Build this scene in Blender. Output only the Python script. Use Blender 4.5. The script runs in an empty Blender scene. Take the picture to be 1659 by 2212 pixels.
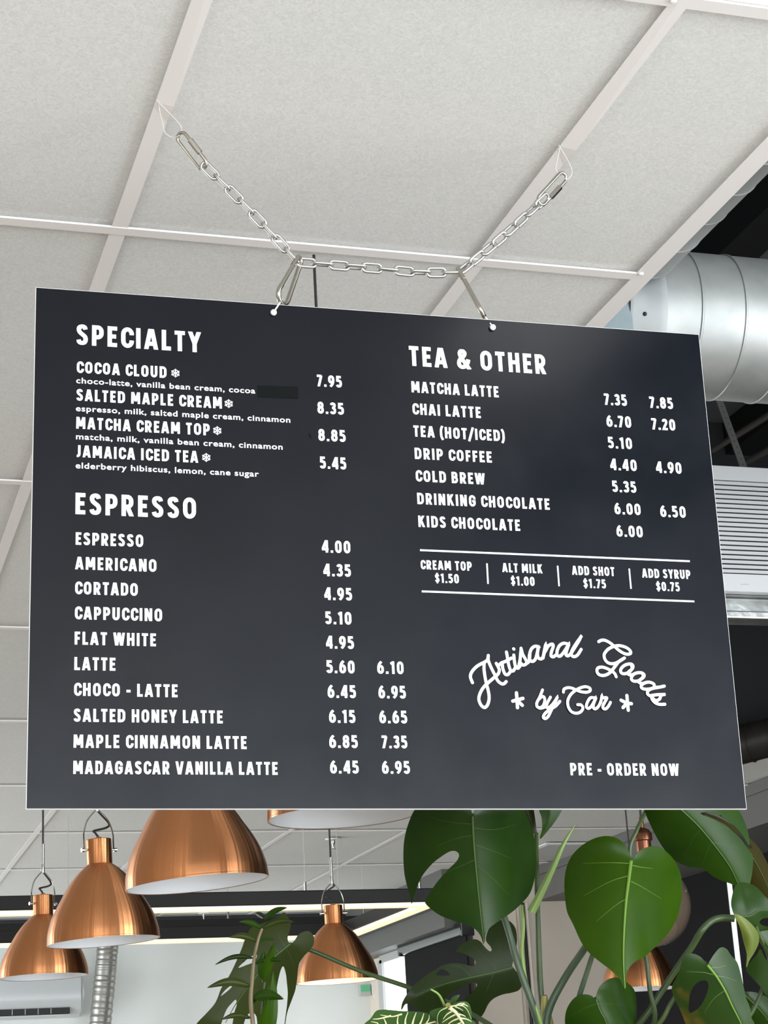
import bpy, bmesh, math, random
from mathutils import Vector, Matrix, geometry
random.seed(7)
PI = math.pi
scene = bpy.context.scene
COL = scene.collection

# ------------------------------------------------------------------ camera
CAMZ = 1.6                       # eye height above the floor
FPX = 3993.6                     # focal length in pixels of the 1659 x 2212 frame (a long phone lens)
YAW, PITCH, ROLL = 0.31564124, 0.31903601, -0.05735938
_fwd = Vector((math.sin(YAW)*math.cos(PITCH), math.cos(YAW)*math.cos(PITCH), math.sin(PITCH)))
_r = Vector((math.cos(YAW), -math.sin(YAW), 0)); _u = _r.cross(_fwd)
CR = _r*math.cos(ROLL) + _u*math.sin(ROLL)
CU = _u*math.cos(ROLL) - _r*math.sin(ROLL)
CF = _fwd
CAM = Vector((0, 0, CAMZ))
cd = bpy.data.cameras.new('camera'); cam = bpy.data.objects.new('camera', cd); COL.objects.link(cam)
cd.sensor_fit = 'HORIZONTAL'; cd.sensor_width = 36.0; cd.lens = FPX/1659*36.0
cd.clip_start = 0.05; cd.clip_end = 200
m = Matrix((CR, CU, -CF)).transposed().to_4x4(); m.translation = CAM
cam.matrix_world = m
scene.camera = cam

def ray(u, v):
    return CR*((u-829.5)/FPX) - CU*((v-1106)/FPX) + CF
def at(u, v, Y):                 # point of the place seen at (u, v) on the vertical plane y = Y
    d = ray(u, v); return CAM + d*(Y/d.y)
def atx(u, v, X):
    d = ray(u, v); return CAM + d*(X/d.x)
def atz(u, v, Z):
    d = ray(u, v); return CAM + d*((Z-CAMZ)/d.z)

# ------------------------------------------------------------------ look, world, daylight
vs = scene.view_settings
vs.view_transform = 'Standard'; vs.look = 'None'; vs.gamma = 1.0; vs.use_curve_mapping = False
vs.exposure = 0.0
scene.cycles.use_denoising = True
scene.cycles.max_bounces = 7; scene.cycles.diffuse_bounces = 5; scene.cycles.glossy_bounces = 4
scene.cycles.transmission_bounces = 6; scene.cycles.sample_clamp_indirect = 6
W = bpy.data.worlds.new('daylight'); scene.world = W; W.use_nodes = True
bg = W.node_tree.nodes['Background']; bg.inputs[0].default_value = (0.86, 0.94, 1.0, 1); bg.inputs[1].default_value = 1.6

def daylight(name, loc, target, sx, sy, power, color=(0.93, 0.97, 1.0)):
    l = bpy.data.lights.new(name, 'AREA'); l.shape = 'RECTANGLE'; l.size = sx; l.size_y = sy
    l.energy = power; l.color = color
    o = bpy.data.objects.new(name, l); COL.objects.link(o)
    o.location = loc; o.rotation_euler = (Vector(target)-Vector(loc)).to_track_quat('-Z', 'Z').to_euler()
    return o
CZ = 2.9736                      # ceiling height
daylight('daylight_shopfront', (0.3, -4.35, 1.35), (0.3, 4, 1.25), 8.2, 2.3, 410)
daylight('daylight_right', (4.6, -1.0, 1.5), (0, -0.6, 1.4), 5.6, 2.3, 440)
daylight('fill_left', (-4.2, 9.6, 1.5), (3, 9.6, 1.4), 4.6, 2.2, 390)  # added fill from an unseen far-left opening, brightens the far ceiling

# ------------------------------------------------------------------ materials
def new_mat(name, color, rough=0.6, metal=0.0, spec=0.5, emit=None, es=0.0, **kw):
    mt = bpy.data.materials.new(name); mt.use_nodes = True
    b = mt.node_tree.nodes['Principled BSDF']
    b.inputs['Base Color'].default_value = (*color, 1); b.inputs['Roughness'].default_value = rough
    b.inputs['Metallic'].default_value = metal; b.inputs['Specular IOR Level'].default_value = spec
    if emit: b.inputs['Emission Color'].default_value = (*emit, 1); b.inputs['Emission Strength'].default_value = es
    for k, v in kw.items(): b.inputs[k].default_value = v
    return mt
def nodes(mt): return mt.node_tree.nodes, mt.node_tree.links, mt.node_tree.nodes['Principled BSDF']
def add_noise(mt, scale, c0, c1, detail=6, lo=0.35, hi=0.65, bump=0.0, coord='Object', dist=0.0, stretch=None):
    n, l, b = nodes(mt)
    tc = n.new('ShaderNodeTexCoord'); nz = n.new('ShaderNodeTexNoise'); cr = n.new('ShaderNodeValToRGB')
    nz.inputs['Scale'].default_value = scale; nz.inputs['Detail'].default_value = detail; nz.inputs['Distortion'].default_value = dist
    src = tc.outputs[coord]
    if stretch:
        mp = n.new('ShaderNodeMapping'); mp.inputs['Scale'].default_value = stretch; l.new(src, mp.inputs[0]); src = mp.outputs[0]
    l.new(src, nz.inputs['Vector']); l.new(nz.outputs[0], cr.inputs[0])
    cr.color_ramp.elements[0].position = lo; cr.color_ramp.elements[0].color = (*c0, 1)
    cr.color_ramp.elements[1].position = hi; cr.color_ramp.elements[1].color = (*c1, 1)
    l.new(cr.outputs[0], b.inputs['Base Color'])
    if bump:
        bp = n.new('ShaderNodeBump'); bp.inputs['Strength'].default_value = bump; bp.inputs['Distance'].default_value = 0.002
        l.new(nz.outputs[0], bp.inputs['Height']); l.new(bp.outputs[0], b.inputs['Normal'])
    return mt

M = {}
M['tile'] = add_noise(new_mat('ceiling_tile', (0.8, 0.8, 0.78), 0.9, spec=0.2), 95, (0.70, 0.705, 0.69), (0.80, 0.80, 0.785), 3, 0.36, 0.62, bump=0.16, dist=2.5)
M['tbar'] = new_mat('white_grid_metal', (0.90, 0.865, 0.85), 0.45)
M['white'] = new_mat('white_paint', (0.82, 0.82, 0.80), 0.55)
M['wall'] = add_noise(new_mat('white_wall', (0.8, 0.81, 0.8), 0.75), 3, (0.82, 0.86, 0.845), (0.85, 0.89, 0.875), 4)
M['beige'] = add_noise(new_mat('beige_wall', (0.6, 0.55, 0.49), 0.8), 4, (0.62, 0.56, 0.49), (0.66, 0.60, 0.53), 4)
M['beige_far'] = add_noise(new_mat('far_beige_wall', (0.8, 0.7, 0.6), 0.8), 4, (0.80, 0.72, 0.62), (0.84, 0.76, 0.66), 4)
M['greytrim'] = new_mat('grey_bulkhead', (0.13, 0.13, 0.127), 0.5)
M['black'] = new_mat('black_paint', (0.012, 0.013, 0.014), 0.55)
M['deck'] = add_noise(new_mat('dark_deck', (0.03, 0.033, 0.036), 0.7), 6, (0.105, 0.118, 0.130), (0.130, 0.145, 0.158))
M['blackmetal'] = new_mat('black_metal', (0.008, 0.007, 0.0065), 0.5, 0.0, spec=0.25)
M['fabric'] = new_mat('black_blind_fabric', (0.010, 0.010, 0.011), 0.85, spec=0.2)
M['floor'] = add_noise(new_mat('warm_floor', (0.4, 0.33, 0.26), 0.5), 2.5, (0.33, 0.29, 0.245), (0.40, 0.355, 0.30), 8)
M['led'] = new_mat('led_diffuser', (1, 0.95, 0.8), 0.5, emit=(1.0, 0.76, 0.38), es=0.98)
M['panel_light'] = new_mat('light_panel', (1, 1, 1), 0.5, emit=(0.97, 1.0, 1.0), es=2.2)
M['chrome'] = new_mat('polished_steel', (0.52, 0.51, 0.50), 0.16, 1.0)
M['zinc'] = new_mat('zinc_chain', (0.50, 0.50, 0.485), 0.36, 0.95)
M['nickel'] = new_mat('nickel_clip', (0.44, 0.415, 0.37), 0.2, 1.0)
M['tube'] = new_mat('steel_tube', (0.20, 0.21, 0.215), 0.16, 1.0)
M['whiteplastic'] = new_mat('white_plastic', (0.86, 0.87, 0.87), 0.35)
M['clear'] = new_mat('clear_line', (0.80, 0.79, 0.76), 0.25, **{'Transmission Weight': 0.35})
M['cord'] = new_mat('black_cord', (0.012, 0.012, 0.012), 0.5)
M['lining'] = new_mat('white_lining', (0.80, 0.82, 0.85), 0.55)
M['bulb'] = new_mat('frosted_bulb', (0.9, 0.9, 0.9), 0.4)
M['bulb_on'] = new_mat('lit_bulb', (1, 0.9, 0.7), 0.4, emit=(1.0, 0.72, 0.35), es=12)
M['glass'] = new_mat('window_glass', (1, 1, 1), 0.02, **{'Transmission Weight': 1.0, 'IOR': 1.02})
M['frost'] = new_mat('frame_grey', (0.55, 0.56, 0.56), 0.5)
# brushed copper, spun on a lathe
def copper():
    mt = new_mat('brushed_copper', (0.57, 0.245, 0.105), 0.36, 1.0)
    n, l, b = nodes(mt)
    b.inputs['Anisotropic'].default_value = 0.85; b.inputs['Anisotropic Rotation'].default_value = 0.25
    tg = n.new('ShaderNodeTangent'); tg.direction_type = 'RADIAL'; tg.axis = 'Z'; l.new(tg.outputs[0], b.inputs['Tangent'])
    tc = n.new('ShaderNodeTexCoord'); mp = n.new('ShaderNodeMapping'); mp.inputs['Scale'].default_value = (1, 1, 0); nm = n.new('ShaderNodeVectorMath'); nm.operation = 'NORMALIZE'
    nz = n.new('ShaderNodeTexNoise'); nz.inputs['Scale'].default_value = 3.6; nz.inputs['Detail'].default_value = 4
    bp = n.new('ShaderNodeBump'); bp.inputs['Strength'].default_value = 0.24; bp.inputs['Distance'].default_value = 0.012
    l.new(tc.outputs['Object'], mp.inputs[0]); l.new(mp.outputs[0], nm.inputs[0]); l.new(nm.outputs[0], nz.inputs['Vector']); l.new(nz.outputs[0], bp.inputs['Height']); l.new(bp.outputs[0], b.inputs['Normal'])
    return mt
M['copper'] = copper()
M['copperdark'] = new_mat('aged_copper', (0.22, 0.09, 0.05), 0.3, 0.9)
# galvanised steel
def galv(name, c0, c1, rough=0.34):
    mt = new_mat(name, c0, rough, 0.6, spec=0.3)
    return add_noise(mt, 9, c0, c1, 5)
M['galv'] = galv('galvanised_steel', (0.32, 0.335, 0.33), (0.41, 0.42, 0.41), 0.5)
M['galvrough'] = galv('galvanised_collar', (0.36, 0.38, 0.385), (0.44, 0.46, 0.465), 0.62)
M['galvblue'] = galv('galvanised_plate', (0.27, 0.325, 0.345), (0.31, 0.365, 0.385), 0.6)
M['foil'] = add_noise(new_mat('foil_wrap', (0.6, 0.62, 0.6), 0.25, 0.9), 14, (0.5, 0.53, 0.52), (0.75, 0.77, 0.76), 3, bump=1.0)
M['flex'] = new_mat('flexible_duct', (0.36, 0.355, 0.335), 0.42, 0.9)
M['strap'] = new_mat('grey_strap', (0.10, 0.10, 0.095), 0.6, 0.3)
M['duct_black'] = new_mat('black_duct', (0.022, 0.020, 0.018), 0.4, 0.2)
# sign
def board_mat():
    mt = new_mat('charcoal_board', (0.005, 0.006, 0.009), 0.20, spec=0.33)
    add_noise(mt, 5, (0.0006, 0.0016, 0.0046), (0.0014, 0.0026, 0.0062), 5, 0.3, 0.7)
    n, l, b = nodes(mt)      # faint hand smudges change the sheen
    tc = n.new('ShaderNodeTexCoord'); nz = n.new('ShaderNodeTexNoise'); nz.inputs['Scale'].default_value = 11; nz.inputs['Detail'].default_value = 5
    mr = n.new('ShaderNodeMapRange'); mr.inputs[1].default_value = 0.35; mr.inputs[2].default_value = 0.75; mr.inputs[3].default_value = 0.20; mr.inputs[4].default_value = 0.26
    l.new(tc.outputs['Object'], nz.inputs['Vector']); l.new(nz.outputs[0], mr.inputs[0]); l.new(mr.outputs[0], b.inputs['Roughness'])
    return mt
M['board'] = board_mat()
M['ink'] = new_mat('white_lettering', (0.88, 0.89, 0.92), 0.5)
M['patch'] = new_mat('black_tape', (0.0015, 0.0025, 0.0030), 0.26, spec=0.17)
# leaves: gloss over a thin translucent blade
def leaf_mat(name, c0, c1, rough=0.33, trans=0.22, tcol=None, scale=14, spots=None, spec=0.45):
    mt = new_mat(name, c0, rough, spec=spec)
    add_noise(mt, scale, c0, c1, 5, 0.3, 0.72)
    n, l, b = nodes(mt)
    out = n['Material Output']
    if spots:                     # scorched and yellowed areas of the leaf
        base = b.inputs['Base Color'].links[0].from_socket
        tc = n.new('ShaderNodeTexCoord'); nz = n.new('ShaderNodeTexNoise'); nz.inputs['Scale'].default_value = spots[1]; nz.inputs['Detail'].default_value = 4
        l.new(tc.outputs['Object'], nz.inputs['Vector'])
        cr = n.new('ShaderNodeValToRGB'); cr.color_ramp.elements[0].position = spots[2]; cr.color_ramp.elements[1].position = spots[2]+0.1
        cr.color_ramp.elements[0].color = (0, 0, 0, 1); l.new(nz.outputs[0], cr.inputs[0])
        mx = n.new('ShaderNodeMix'); mx.data_type = 'RGBA'
        l.new(cr.outputs[0], mx.inputs['Factor']); l.new(base, mx.inputs['A']); mx.inputs['B'].default_value = (*spots[0], 1)
        l.new(mx.outputs['Result'], b.inputs['Base Color'])
    tr = n.new('ShaderNodeBsdfTranslucent'); tr.inputs[0].default_value = (*(tcol or (c1[0]*1.5, c1[1]*1.5, c1[2]*0.8)), 1)
    ms = n.new('ShaderNodeMixShader'); ms.inputs[0].default_value = trans
    l.new(b.outputs[0], ms.inputs[1]); l.new(tr.outputs[0], ms.inputs[2]); l.new(ms.outputs[0], out.inputs[0])
    return mt
M['leaf_dark'] = leaf_mat('dark_green_leaf', (0.010, 0.032, 0.003), (0.018, 0.048, 0.005), 0.25, 0.10, spec=0.19)
M['leaf_bright'] = leaf_mat('bright_green_leaf', (0.020, 0.056, 0.0015), (0.029, 0.073, 0.002), 0.27, 0.12, spec=0.13)
M['leaf_mid'] = leaf_mat('mid_green_leaf', (0.014, 0.044, 0.003), (0.023, 0.060, 0.004), 0.28, 0.12, spec=0.15)
M['leaf_olive'] = leaf_mat('olive_leaf', (0.022, 0.034, 0.005), (0.036, 0.049, 0.008), 0.42, 0.10, spec=0.2)
M['leaf_shade'] = leaf_mat('deep_olive_leaf', (0.010, 0.020, 0.003), (0.018, 0.030, 0.005), 0.36, 0.08, spec=0.15)
M['leaf_scorched'] = leaf_mat('scorched_leaf', (0.014, 0.042, 0.006), (0.028, 0.060, 0.010), 0.3, 0.12, spots=((0.15, 0.095, 0.014), 11, 0.64), spec=0.25)
M['leaf_yellow'] = leaf_mat('yellow_green_leaf', (0.10, 0.14, 0.018), (0.15, 0.18, 0.03), 0.4, 0.2)
M['leaf_brownish'] = leaf_mat('bronzed_leaf', (0.022, 0.020, 0.003), (0.036, 0.031, 0.006), 0.6, 0.06, spec=0.06)
M['leaf_zebra'] = leaf_mat('zebra_leaf', (0.028, 0.075, 0.014), (0.045, 0.105, 0.02), 0.35, 0.15)
M['vein'] = new_mat('pale_vein', (0.12, 0.24, 0.025), 0.45)
M['vein_dim'] = new_mat('dull_vein', (0.050, 0.095, 0.018), 0.45)
M['cream'] = new_mat('cream_stripe', (0.62, 0.62, 0.34), 0.5)
M['stalk'] = add_noise(new_mat('green_stalk', (0.06, 0.10, 0.03), 0.4), 12, (0.030, 0.055, 0.018), (0.058, 0.092, 0.028))
M['stalk_blue'] = add_noise(new_mat('grey_green_stalk', (0.09, 0.13, 0.08), 0.42), 12, (0.042, 0.072, 0.038), (0.070, 0.108, 0.060))
M['sprout'] = new_mat('young_leaf_green', (0.22, 0.34, 0.09), 0.4)
M['sheath'] = new_mat('yellow_sheath', (0.30, 0.27, 0.07), 0.5)
M['woody'] = new_mat('tan_stem', (0.17, 0.13, 0.07), 0.6)
M['pot'] = new_mat('white_ceramic', (0.7, 0.7, 0.68), 0.3)
M['soil'] = add_noise(new_mat('potting_soil', (0.03, 0.02, 0.015), 0.95), 60, (0.02, 0.014, 0.01), (0.05, 0.035, 0.025))
M['wood'] = add_noise(new_mat('oak', (0.35, 0.22, 0.12), 0.5), 5, (0.30, 0.18, 0.09), (0.42, 0.27, 0.15), stretch=(1, 12, 12))
M['mirror_globe'] = new_mat('smoked_mirror_glass', (0.34, 0.25, 0.18), 0.06, 0.7, **{'Coat Weight': 1.0, 'Coat Roughness': 0.03})
M['exit_green'] = new_mat('exit_green', (0.10, 0.42, 0.22), 0.4, emit=(0.1, 0.5, 0.25), es=0.25)
M['ac'] = new_mat('ac_plastic', (0.56, 0.59, 0.61), 0.25)
M['unit'] = new_mat('unit_plastic', (0.66, 0.675, 0.69), 0.4)
M['slot'] = new_mat('dark_slot', (0.02, 0.022, 0.022), 0.6)

# ------------------------------------------------------------------ mesh helpers
def link(name, bm, mat, parent=None, smooth=True, angle=0.7):
    me = bpy.data.meshes.new(name); bmesh.ops.recalc_face_normals(bm, faces=bm.faces[:])
    bm.to_mesh(me); bm.free()
    o = bpy.data.objects.new(name, me); COL.objects.link(o)
    for mm in (mat if isinstance(mat, (list, tuple)) else [mat]): me.materials.append(mm)
    if smooth:
        me.shade_smooth()
        try: me.set_sharp_from_angle(angle=angle)
        except Exception: pass
    if parent: o.parent = parent
    return o
def thing(name, loc, label, cat, group=None, rot=(0, 0, 0)):
    o = bpy.data.objects.new(name, None); COL.objects.link(o)
    o.empty_display_size = 0.05
    o.location = loc; o.rotation_euler = rot; return tag(o, label, cat, group)
def tag(o, label, cat, group=None, kind=None):
    o['label'] = label; o['category'] = cat
    if group: o['group'] = group
    if kind: o['kind'] = kind
    return o
def struct(name, bm, mat, label=None, cat=None, smooth=False):
    o = link(name, bm, mat, None, smooth); o['kind'] = 'structure'
    if label: o['label'] = label; o['category'] = cat
    return o
def box(bm, x0, x1, y0, y1, z0, z1, bev=0.0):
    vs_ = [bm.verts.new((x, y, z)) for z in (z0, z1) for y in (y0, y1) for x in (x0, x1)]
    fs = [bm.faces.new([vs_[i] for i in q]) for q in ((0, 2, 3, 1), (4, 5, 7, 6), (0, 1, 5, 4), (2, 6, 7, 3), (0, 4, 6, 2), (1, 3, 7, 5))]
    if bev:
        es = list({e for f in fs for e in f.edges})
        bmesh.ops.bevel(bm, geom=es, offset=bev, segments=2, profile=0.5, affect='EDGES')
    return bm
def bx(*a, bev=0.0): return box(bmesh.new(), *a, bev=bev)
def frame_dirs(pts, closed=False):
    n = len(pts); out = []
    prev = None
    for i in range(n):
        a = pts[(i-1) % n] if (closed or i > 0) else pts[i]; b = pts[(i+1) % n] if (closed or i < n-1) else pts[i]
        t = (b-a)
        t = t.normalized() if t.length > 1e-9 else Vector((0, 0, 1))
        if prev is None:
            ref = Vector((0, 0, 1)) if abs(t.z) < 0.9 else Vector((0, 1, 0))
            nrm = (ref - t*ref.dot(t)).normalized()
        else:
            nrm = prev - t*prev.dot(t)
            nrm = nrm.normalized() if nrm.length > 1e-9 else prev
        prev = nrm; out.append((t, nrm, t.cross(nrm)))
    return out
def tube(bm, pts, rad, seg=10, closed=False, cap=True):
    pts = [Vector(p) for p in pts]; n = len(pts)
    rs = rad if isinstance(rad, (list, tuple)) else [rad]*n
    fr = frame_dirs(pts, closed); rings = []
    for p, r, (t, a, b) in zip(pts, rs, fr):
        rings.append([bm.verts.new(p + a*(r*math.cos(2*PI*k/seg)) + b*(r*math.sin(2*PI*k/seg))) for k in range(seg)])
    for i in range(n if closed else n-1):
        A, B = rings[i], rings[(i+1) % n]
        off = 0
        if closed and i == n-1:   # match the seam
            off = min(range(seg), key=lambda s: (A[0].co-B[s].co).length)
        for k in range(seg):
            bm.faces.new((A[k], A[(k+1) % seg], B[(k+1+off) % seg], B[(k+off) % seg]))
    if cap and not closed:
        bm.faces.new(rings[0][::-1]); bm.faces.new(rings[-1])
    return bm
def tb(pts, rad, seg=10, closed=False): return tube(bmesh.new(), pts, rad, seg, closed)
def lathe(bm, prof, seg=64, loc=(0, 0, 0)):
    loc = Vector(loc); rings = []
    for r, z in prof:
        if r < 1e-6: rings.append([bm.verts.new(loc + Vector((0, 0, z)))])
        else: rings.append([bm.verts.new(loc + Vector((r*math.cos(2*PI*k/seg), r*math.sin(2*PI*k/seg), z))) for k in range(seg)])
    for A, B in zip(rings, rings[1:]):
        for k in range(seg):
            k2 = (k+1) % seg
            if len(A) == 1 and len(B) == 1: continue
            if len(A) == 1: bm.faces.new((A[0], B[k], B[k2]))
            elif len(B) == 1: bm.faces.new((A[k], A[k2], B[0]))
            else: bm.faces.new((A[k], A[k2], B[k2], B[k]))
    return bm
def lt(prof, seg=64, loc=(0, 0, 0)): return lathe(bmesh.new(), prof, seg, loc)
def smooth_line(pts, sub=6, closed=False):
    P = [Vector(p) for p in pts]; n = len(P); out = []
    last = n if closed else n-1
    for i in range(last):
        p0 = P[(i-1) % n] if (closed or i > 0) else P[i]*2-P[i+1]
        p1 = P[i]; p2 = P[(i+1) % n]
        p3 = P[(i+2) % n] if (closed or i < n-2) else p2*2-p1
        for k in range(sub):
            t = k/sub
            out.append(0.5*((2*p1) + (p2-p0)*t + (2*p0-5*p1+4*p2-p3)*t*t + (3*p1-p0-3*p2+p3)*t**3))
    if not closed: out.append(P[-1])
    return out
def copy_thing(root, loc, label, rot=None):
    r = root.copy(); COL.objects.link(r); r.location = loc; r['label'] = label
    if rot: r.rotation_euler = rot
    for ch in list(root.children):
        c = ch.copy(); COL.objects.link(c); c.parent = r
        for g in ch.children:
            d = g.copy(); COL.objects.link(d); d.parent = c
    return r

# ------------------------------------------------------------------ the room shell
C = CZ
YB = 12.3; XR = 4.75; XE = 1.343; YF = 6.6; XB = 4.13; YA = 10.2; XA = 3.72
struct('floor', bx(-4.4, 5.2, -4.8, 12.5, -0.1, 0.0), M['floor'])
bm = bx(-4.3, XE+0.02, -4.7, YB, C+0.006, C+0.028); box(bm, XE+0.02, XB+0.02, YF+0.004, YB, C+0.006, C+0.028)
struct('ceiling', bm, M['tile'])
# grid of the ceiling: flanges just under the tile face
def bar(i, x0, x1, y0, y1, dz=0.0):
    bm = bx(x0, x1, y0, y1, C-0.001-dz, C+(0.0022 if dz else 0.0006)-dz)
    return struct('trim_%d' % i, bm, M['tbar'])
LXS = [0.433, 1.044]
k = 1
for i in range(-7, 5):
    x = 0.433 + 0.61*i + (0.001 if i else 0)
    y0, y1 = (-4.7, YB) if x < XE else (YF, YB)
    bar(k, x, x+0.0255, y0, y1); k += 1
for y in [1.85] + [2.631+1.2195*j for j in range(-5, 8) if j != -1]:
    x1 = XE if y < YF else XB
    bar(k, -4.3, x1, y, y+0.024, 0.0012); k += 1
# edge angle of the ceiling along the open bay, and its front where the tiles start again
bm = bx(XE, XE+0.034, -4.7, YF+0.03, C-0.003, C-0.001)
struct('trim_%d' % k, bm, M['tbar']); k += 1
bm = bx(XE+0.03, XB, YF-0.004, YF+0.03, C-0.006, C+0.002); box(bm, XE+0.03, XB, YF-0.008, YF, C-0.006, C+0.06)
struct('trim_%d' % k, bm, M['tbar']); k += 1
# bent flanges where the hanging lines pull on the grid
for j, x in enumerate((0.433, 1.044)):
    y0, z0, x1 = 2.247, C-0.001, x+0.0255
    pv = [(x, y0-0.6, z0), (x1, y0-0.6, z0), (x, y0, z0-0.0012), (x1, y0, z0-0.0045), (x1, y0+0.05, z0-0.0002), (x, y0+0.012, z0-0.0002), (x1, y0, z0), (x, y0, z0)]
    bm = bmesh.new(); q = [bm.verts.new(p) for p in pv]
    for f in ((0, 1, 3, 2), (2, 3, 4), (2, 4, 5), (1, 6, 3), (6, 4, 3), (0, 2, 7), (7, 2, 5)): bm.faces.new([q[i] for i in f])
    struct('trim_%d' % (70+j), bm, M['tbar'])
# small rivets at the crossings
for j, (u, v) in enumerate(((1455, 3), (1385, 592))):
    p = atz(u, v, C-0.004)
    o = link('ceiling_rivet', lt([(0, -0.003), (0.003, -0.0025), (0.0045, 0.0), (0.0045, 0.001), (0, 0.001)], 12, p), M['white'])
    tag(o, ['small white rivet beside the bright light panel', 'small white rivet where a cross bar meets the open ceiling edge'][j], 'rivet', 'rivets of the ceiling grid')

# walls
struct('wall_back', bx(-4.4, XA, YB, YB+0.15, 0, C), M['wall'])
struct('wall_alcove', bx(XA, XR+0.15, YA, YB+0.15, 0, C), M['beige_far'])
bm = bx(-4.5, -4.35, -4.8, 7.2, 0, C); box(bm, -4.5, -4.35, 7.2, YB, 0, 0.25); box(bm, -4.5, -4.35, 7.2, YB, 2.7, C)
struct('wall_left', bm, M['beige'])
struct('wall_front', bx(-4.4, XR+0.15, -4.9, -4.75, 0, 0.2), M['white'])
struct('wall_right', bx(XR, XR+0.15, 2.0, YA, 0, 5.2), M['black'])
bm = bx(XR, XR+0.15, -4.8, 2.0, 2.8, 5.2); box(bm, XR, XR+0.15, -4.8, 2.0, 0, 0.2)
for y in (-4.7, -2.5, -0.2, 1.95): box(bm, XR+0.02, XR+0.10, y-0.03, y+0.03, 0.2, 2.8)
struct('window_5', bm, M['black'])
struct('wall_plenum', bx(XE-0.3, XR, YF+0.2, YF+0.3, C+0.03, 5.2), M['black'])
struct('wall_bay', bx(XE-0.36, XE-0.3, -4.8, YF+0.3, C+0.03, 5.2), M['deck'])
# the shopfront posts behind the camera and in the added opening on the left (glass between them)
bm = bmesh.new()
for x in (-4.3, -2.0, 0.3, 2.6, 4.7): box(bm, x-0.03, x+0.03, -4.78, -4.70, 0.2, C)
box(bm, -4.3, 4.7, -4.78, -4.70, 2.75, 2.85)
struct('window_1', bm, M['black'])
bm = bmesh.new()
for y in (7.25, 9.7, 12.2): box(bm, -4.46, -4.38, y-0.03, y+0.03, 0.25, C)
struct('window_added_left', bm, M['black'])
# roof deck above the open bay, with joists
bm = bx(XE-0.4, XR+0.1, -4.8, YF+0.3, 4.45, 4.55)
struct('ceiling_deck', bm, M['deck'])
kk = 90
xb_ = atz(1597, 507, 4.37).x
for x in (xb_, xb_+0.95, xb_+1.9):
    bm = bx(x-0.075, x+0.075, -4.8, YF+0.2, 4.30, 4.452)
    struct('trim_%d' % kk, bm, M['black']); kk += 1
# grey bulkhead along the right side and over the window of the far right wall
zb = at(1230, 1946, YA).z
bm = bx(XB, XR, YF+0.25, YA, zb, C+0.02); box(bm, XB-0.012, XB, YF+0.25, YA, C-0.05, C)
box(bm, XB-0.006, XB, YF+0.25, YA, zb, zb+0.02)
struct('trim_80', bm, M['greytrim'])
zb2 = atx(820, 2052, XA-0.16).z
bm = bx(XA-0.16, XA, YA+0.02, YB, zb2, C+0.02); box(bm, XA-0.20, XA-0.16, YA+0.02, YB, zb2+0.12, zb2+0.15)
struct('trim_81', bm, M['greytrim'])
struct('trim_82', bx(-4.3, XA-0.17, YB-0.05, YB, atx(600, 2000, XA).z*0+at(600, 2003, YB).z, C), M['black'])
# the far right window, set on the window wall left of the black blind
pw0 = atx(812, 2062, XA-0.02); yw0, yw1 = YB-0.35, YA+0.25
wt = atx(850, 2066, XA-0.02).z
bm = bmesh.new()
for y in (yw0, 0.5*(yw0+yw1), yw1): box(bm, XA-0.03, XA-0.002, y-0.05, y+0.05, 0.9, wt)
box(bm, XA-0.03, XA-0.002, yw1, yw0, wt-0.02, wt+0.10); box(bm, XA-0.03, XA-0.002, yw1, yw0, 0.85, 0.95)
wf = struct('window_3', bm, M['frost'])
pane = link('window_pane', bx(XA-0.012, XA-0.004, yw1, yw0, 0.9, wt), new_mat('overcast_sky_behind_glass', (1, 1, 1), 0.15, emit=(0.93, 0.98, 1.0), es=1.35), wf, False)
# bright gap between two black blinds on the right wall: a strip of lit window
XG = 4.62
g0, g1 = atx(1570, 1900, XG), atx(1606, 2150, XG)
yg = 0.5*(g0.y+g1.y)
bm = bx(XG+0.02, XG+0.03, yg-0.5, yg+0.5, 0.9, atx(1575, 1880, XG).z)
struct('window_4', bm, new_mat('daylit_glass', (1, 1, 1), 0.2, emit=(0.90, 1.0, 0.93), es=1.0))

# ------------------------------------------------------------------ black roller blinds
def blind(label, X, y0, y1, ztube, rt, zend, x_off=0.0, rail=None):
    t = thing('roller_blind', (X, 0.5*(y0+y1), 0), label, 'blind', 'black roller blinds')
    h = 0.5*abs(y1-y0)
    o = link('blind_tube', tb([(0, -h, ztube), (0, h, ztube)], rt, 24), M['tube'], t)
    o = link('blind_fabric', bx(-0.004, 0.004, -h+0.02, h-0.02, zend, ztube-rt*0.4), M['fabric'], t, False)
    for s in (-1, 1):
        link('blind_bracket', bx(-rt*0.9, rt*0.9, s*h-0.012, s*h+0.012, ztube-rt*1.1, ztube+rt*1.1, bev=0.004), M['tube'], t, False)
    if rail is not None:
        link('blind_rail', tb([(-0.01, -h, rail), (-0.01, h, rail)], 0.014, 14), M['tube'], t)
    return t
tA, tB_ = atx(872, 2049, XA-0.07), atx(1009, 2004, XA-0.07)
blind('black roller blind with steel tube half covering the bright far window', XA-0.07, tA.y, tB_.y, 0.5*(tA.z+tB_.z), 0.043, 0.9)
zt = atx(1640, 1803, XG).z; zr = atx(1639, 1836, XG).z
gw = 0.0115
blind('wide black roller blind to the right of the bright window gap', XG, YF-1.6, yg-gw-0.006, zt, 0.055, 0.9, rail=zr)
blind('black roller blind to the left of the bright window gap, behind the round globe', XG, yg+gw, YA-0.05, zt, 0.055, 0.9, rail=zr)

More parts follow.
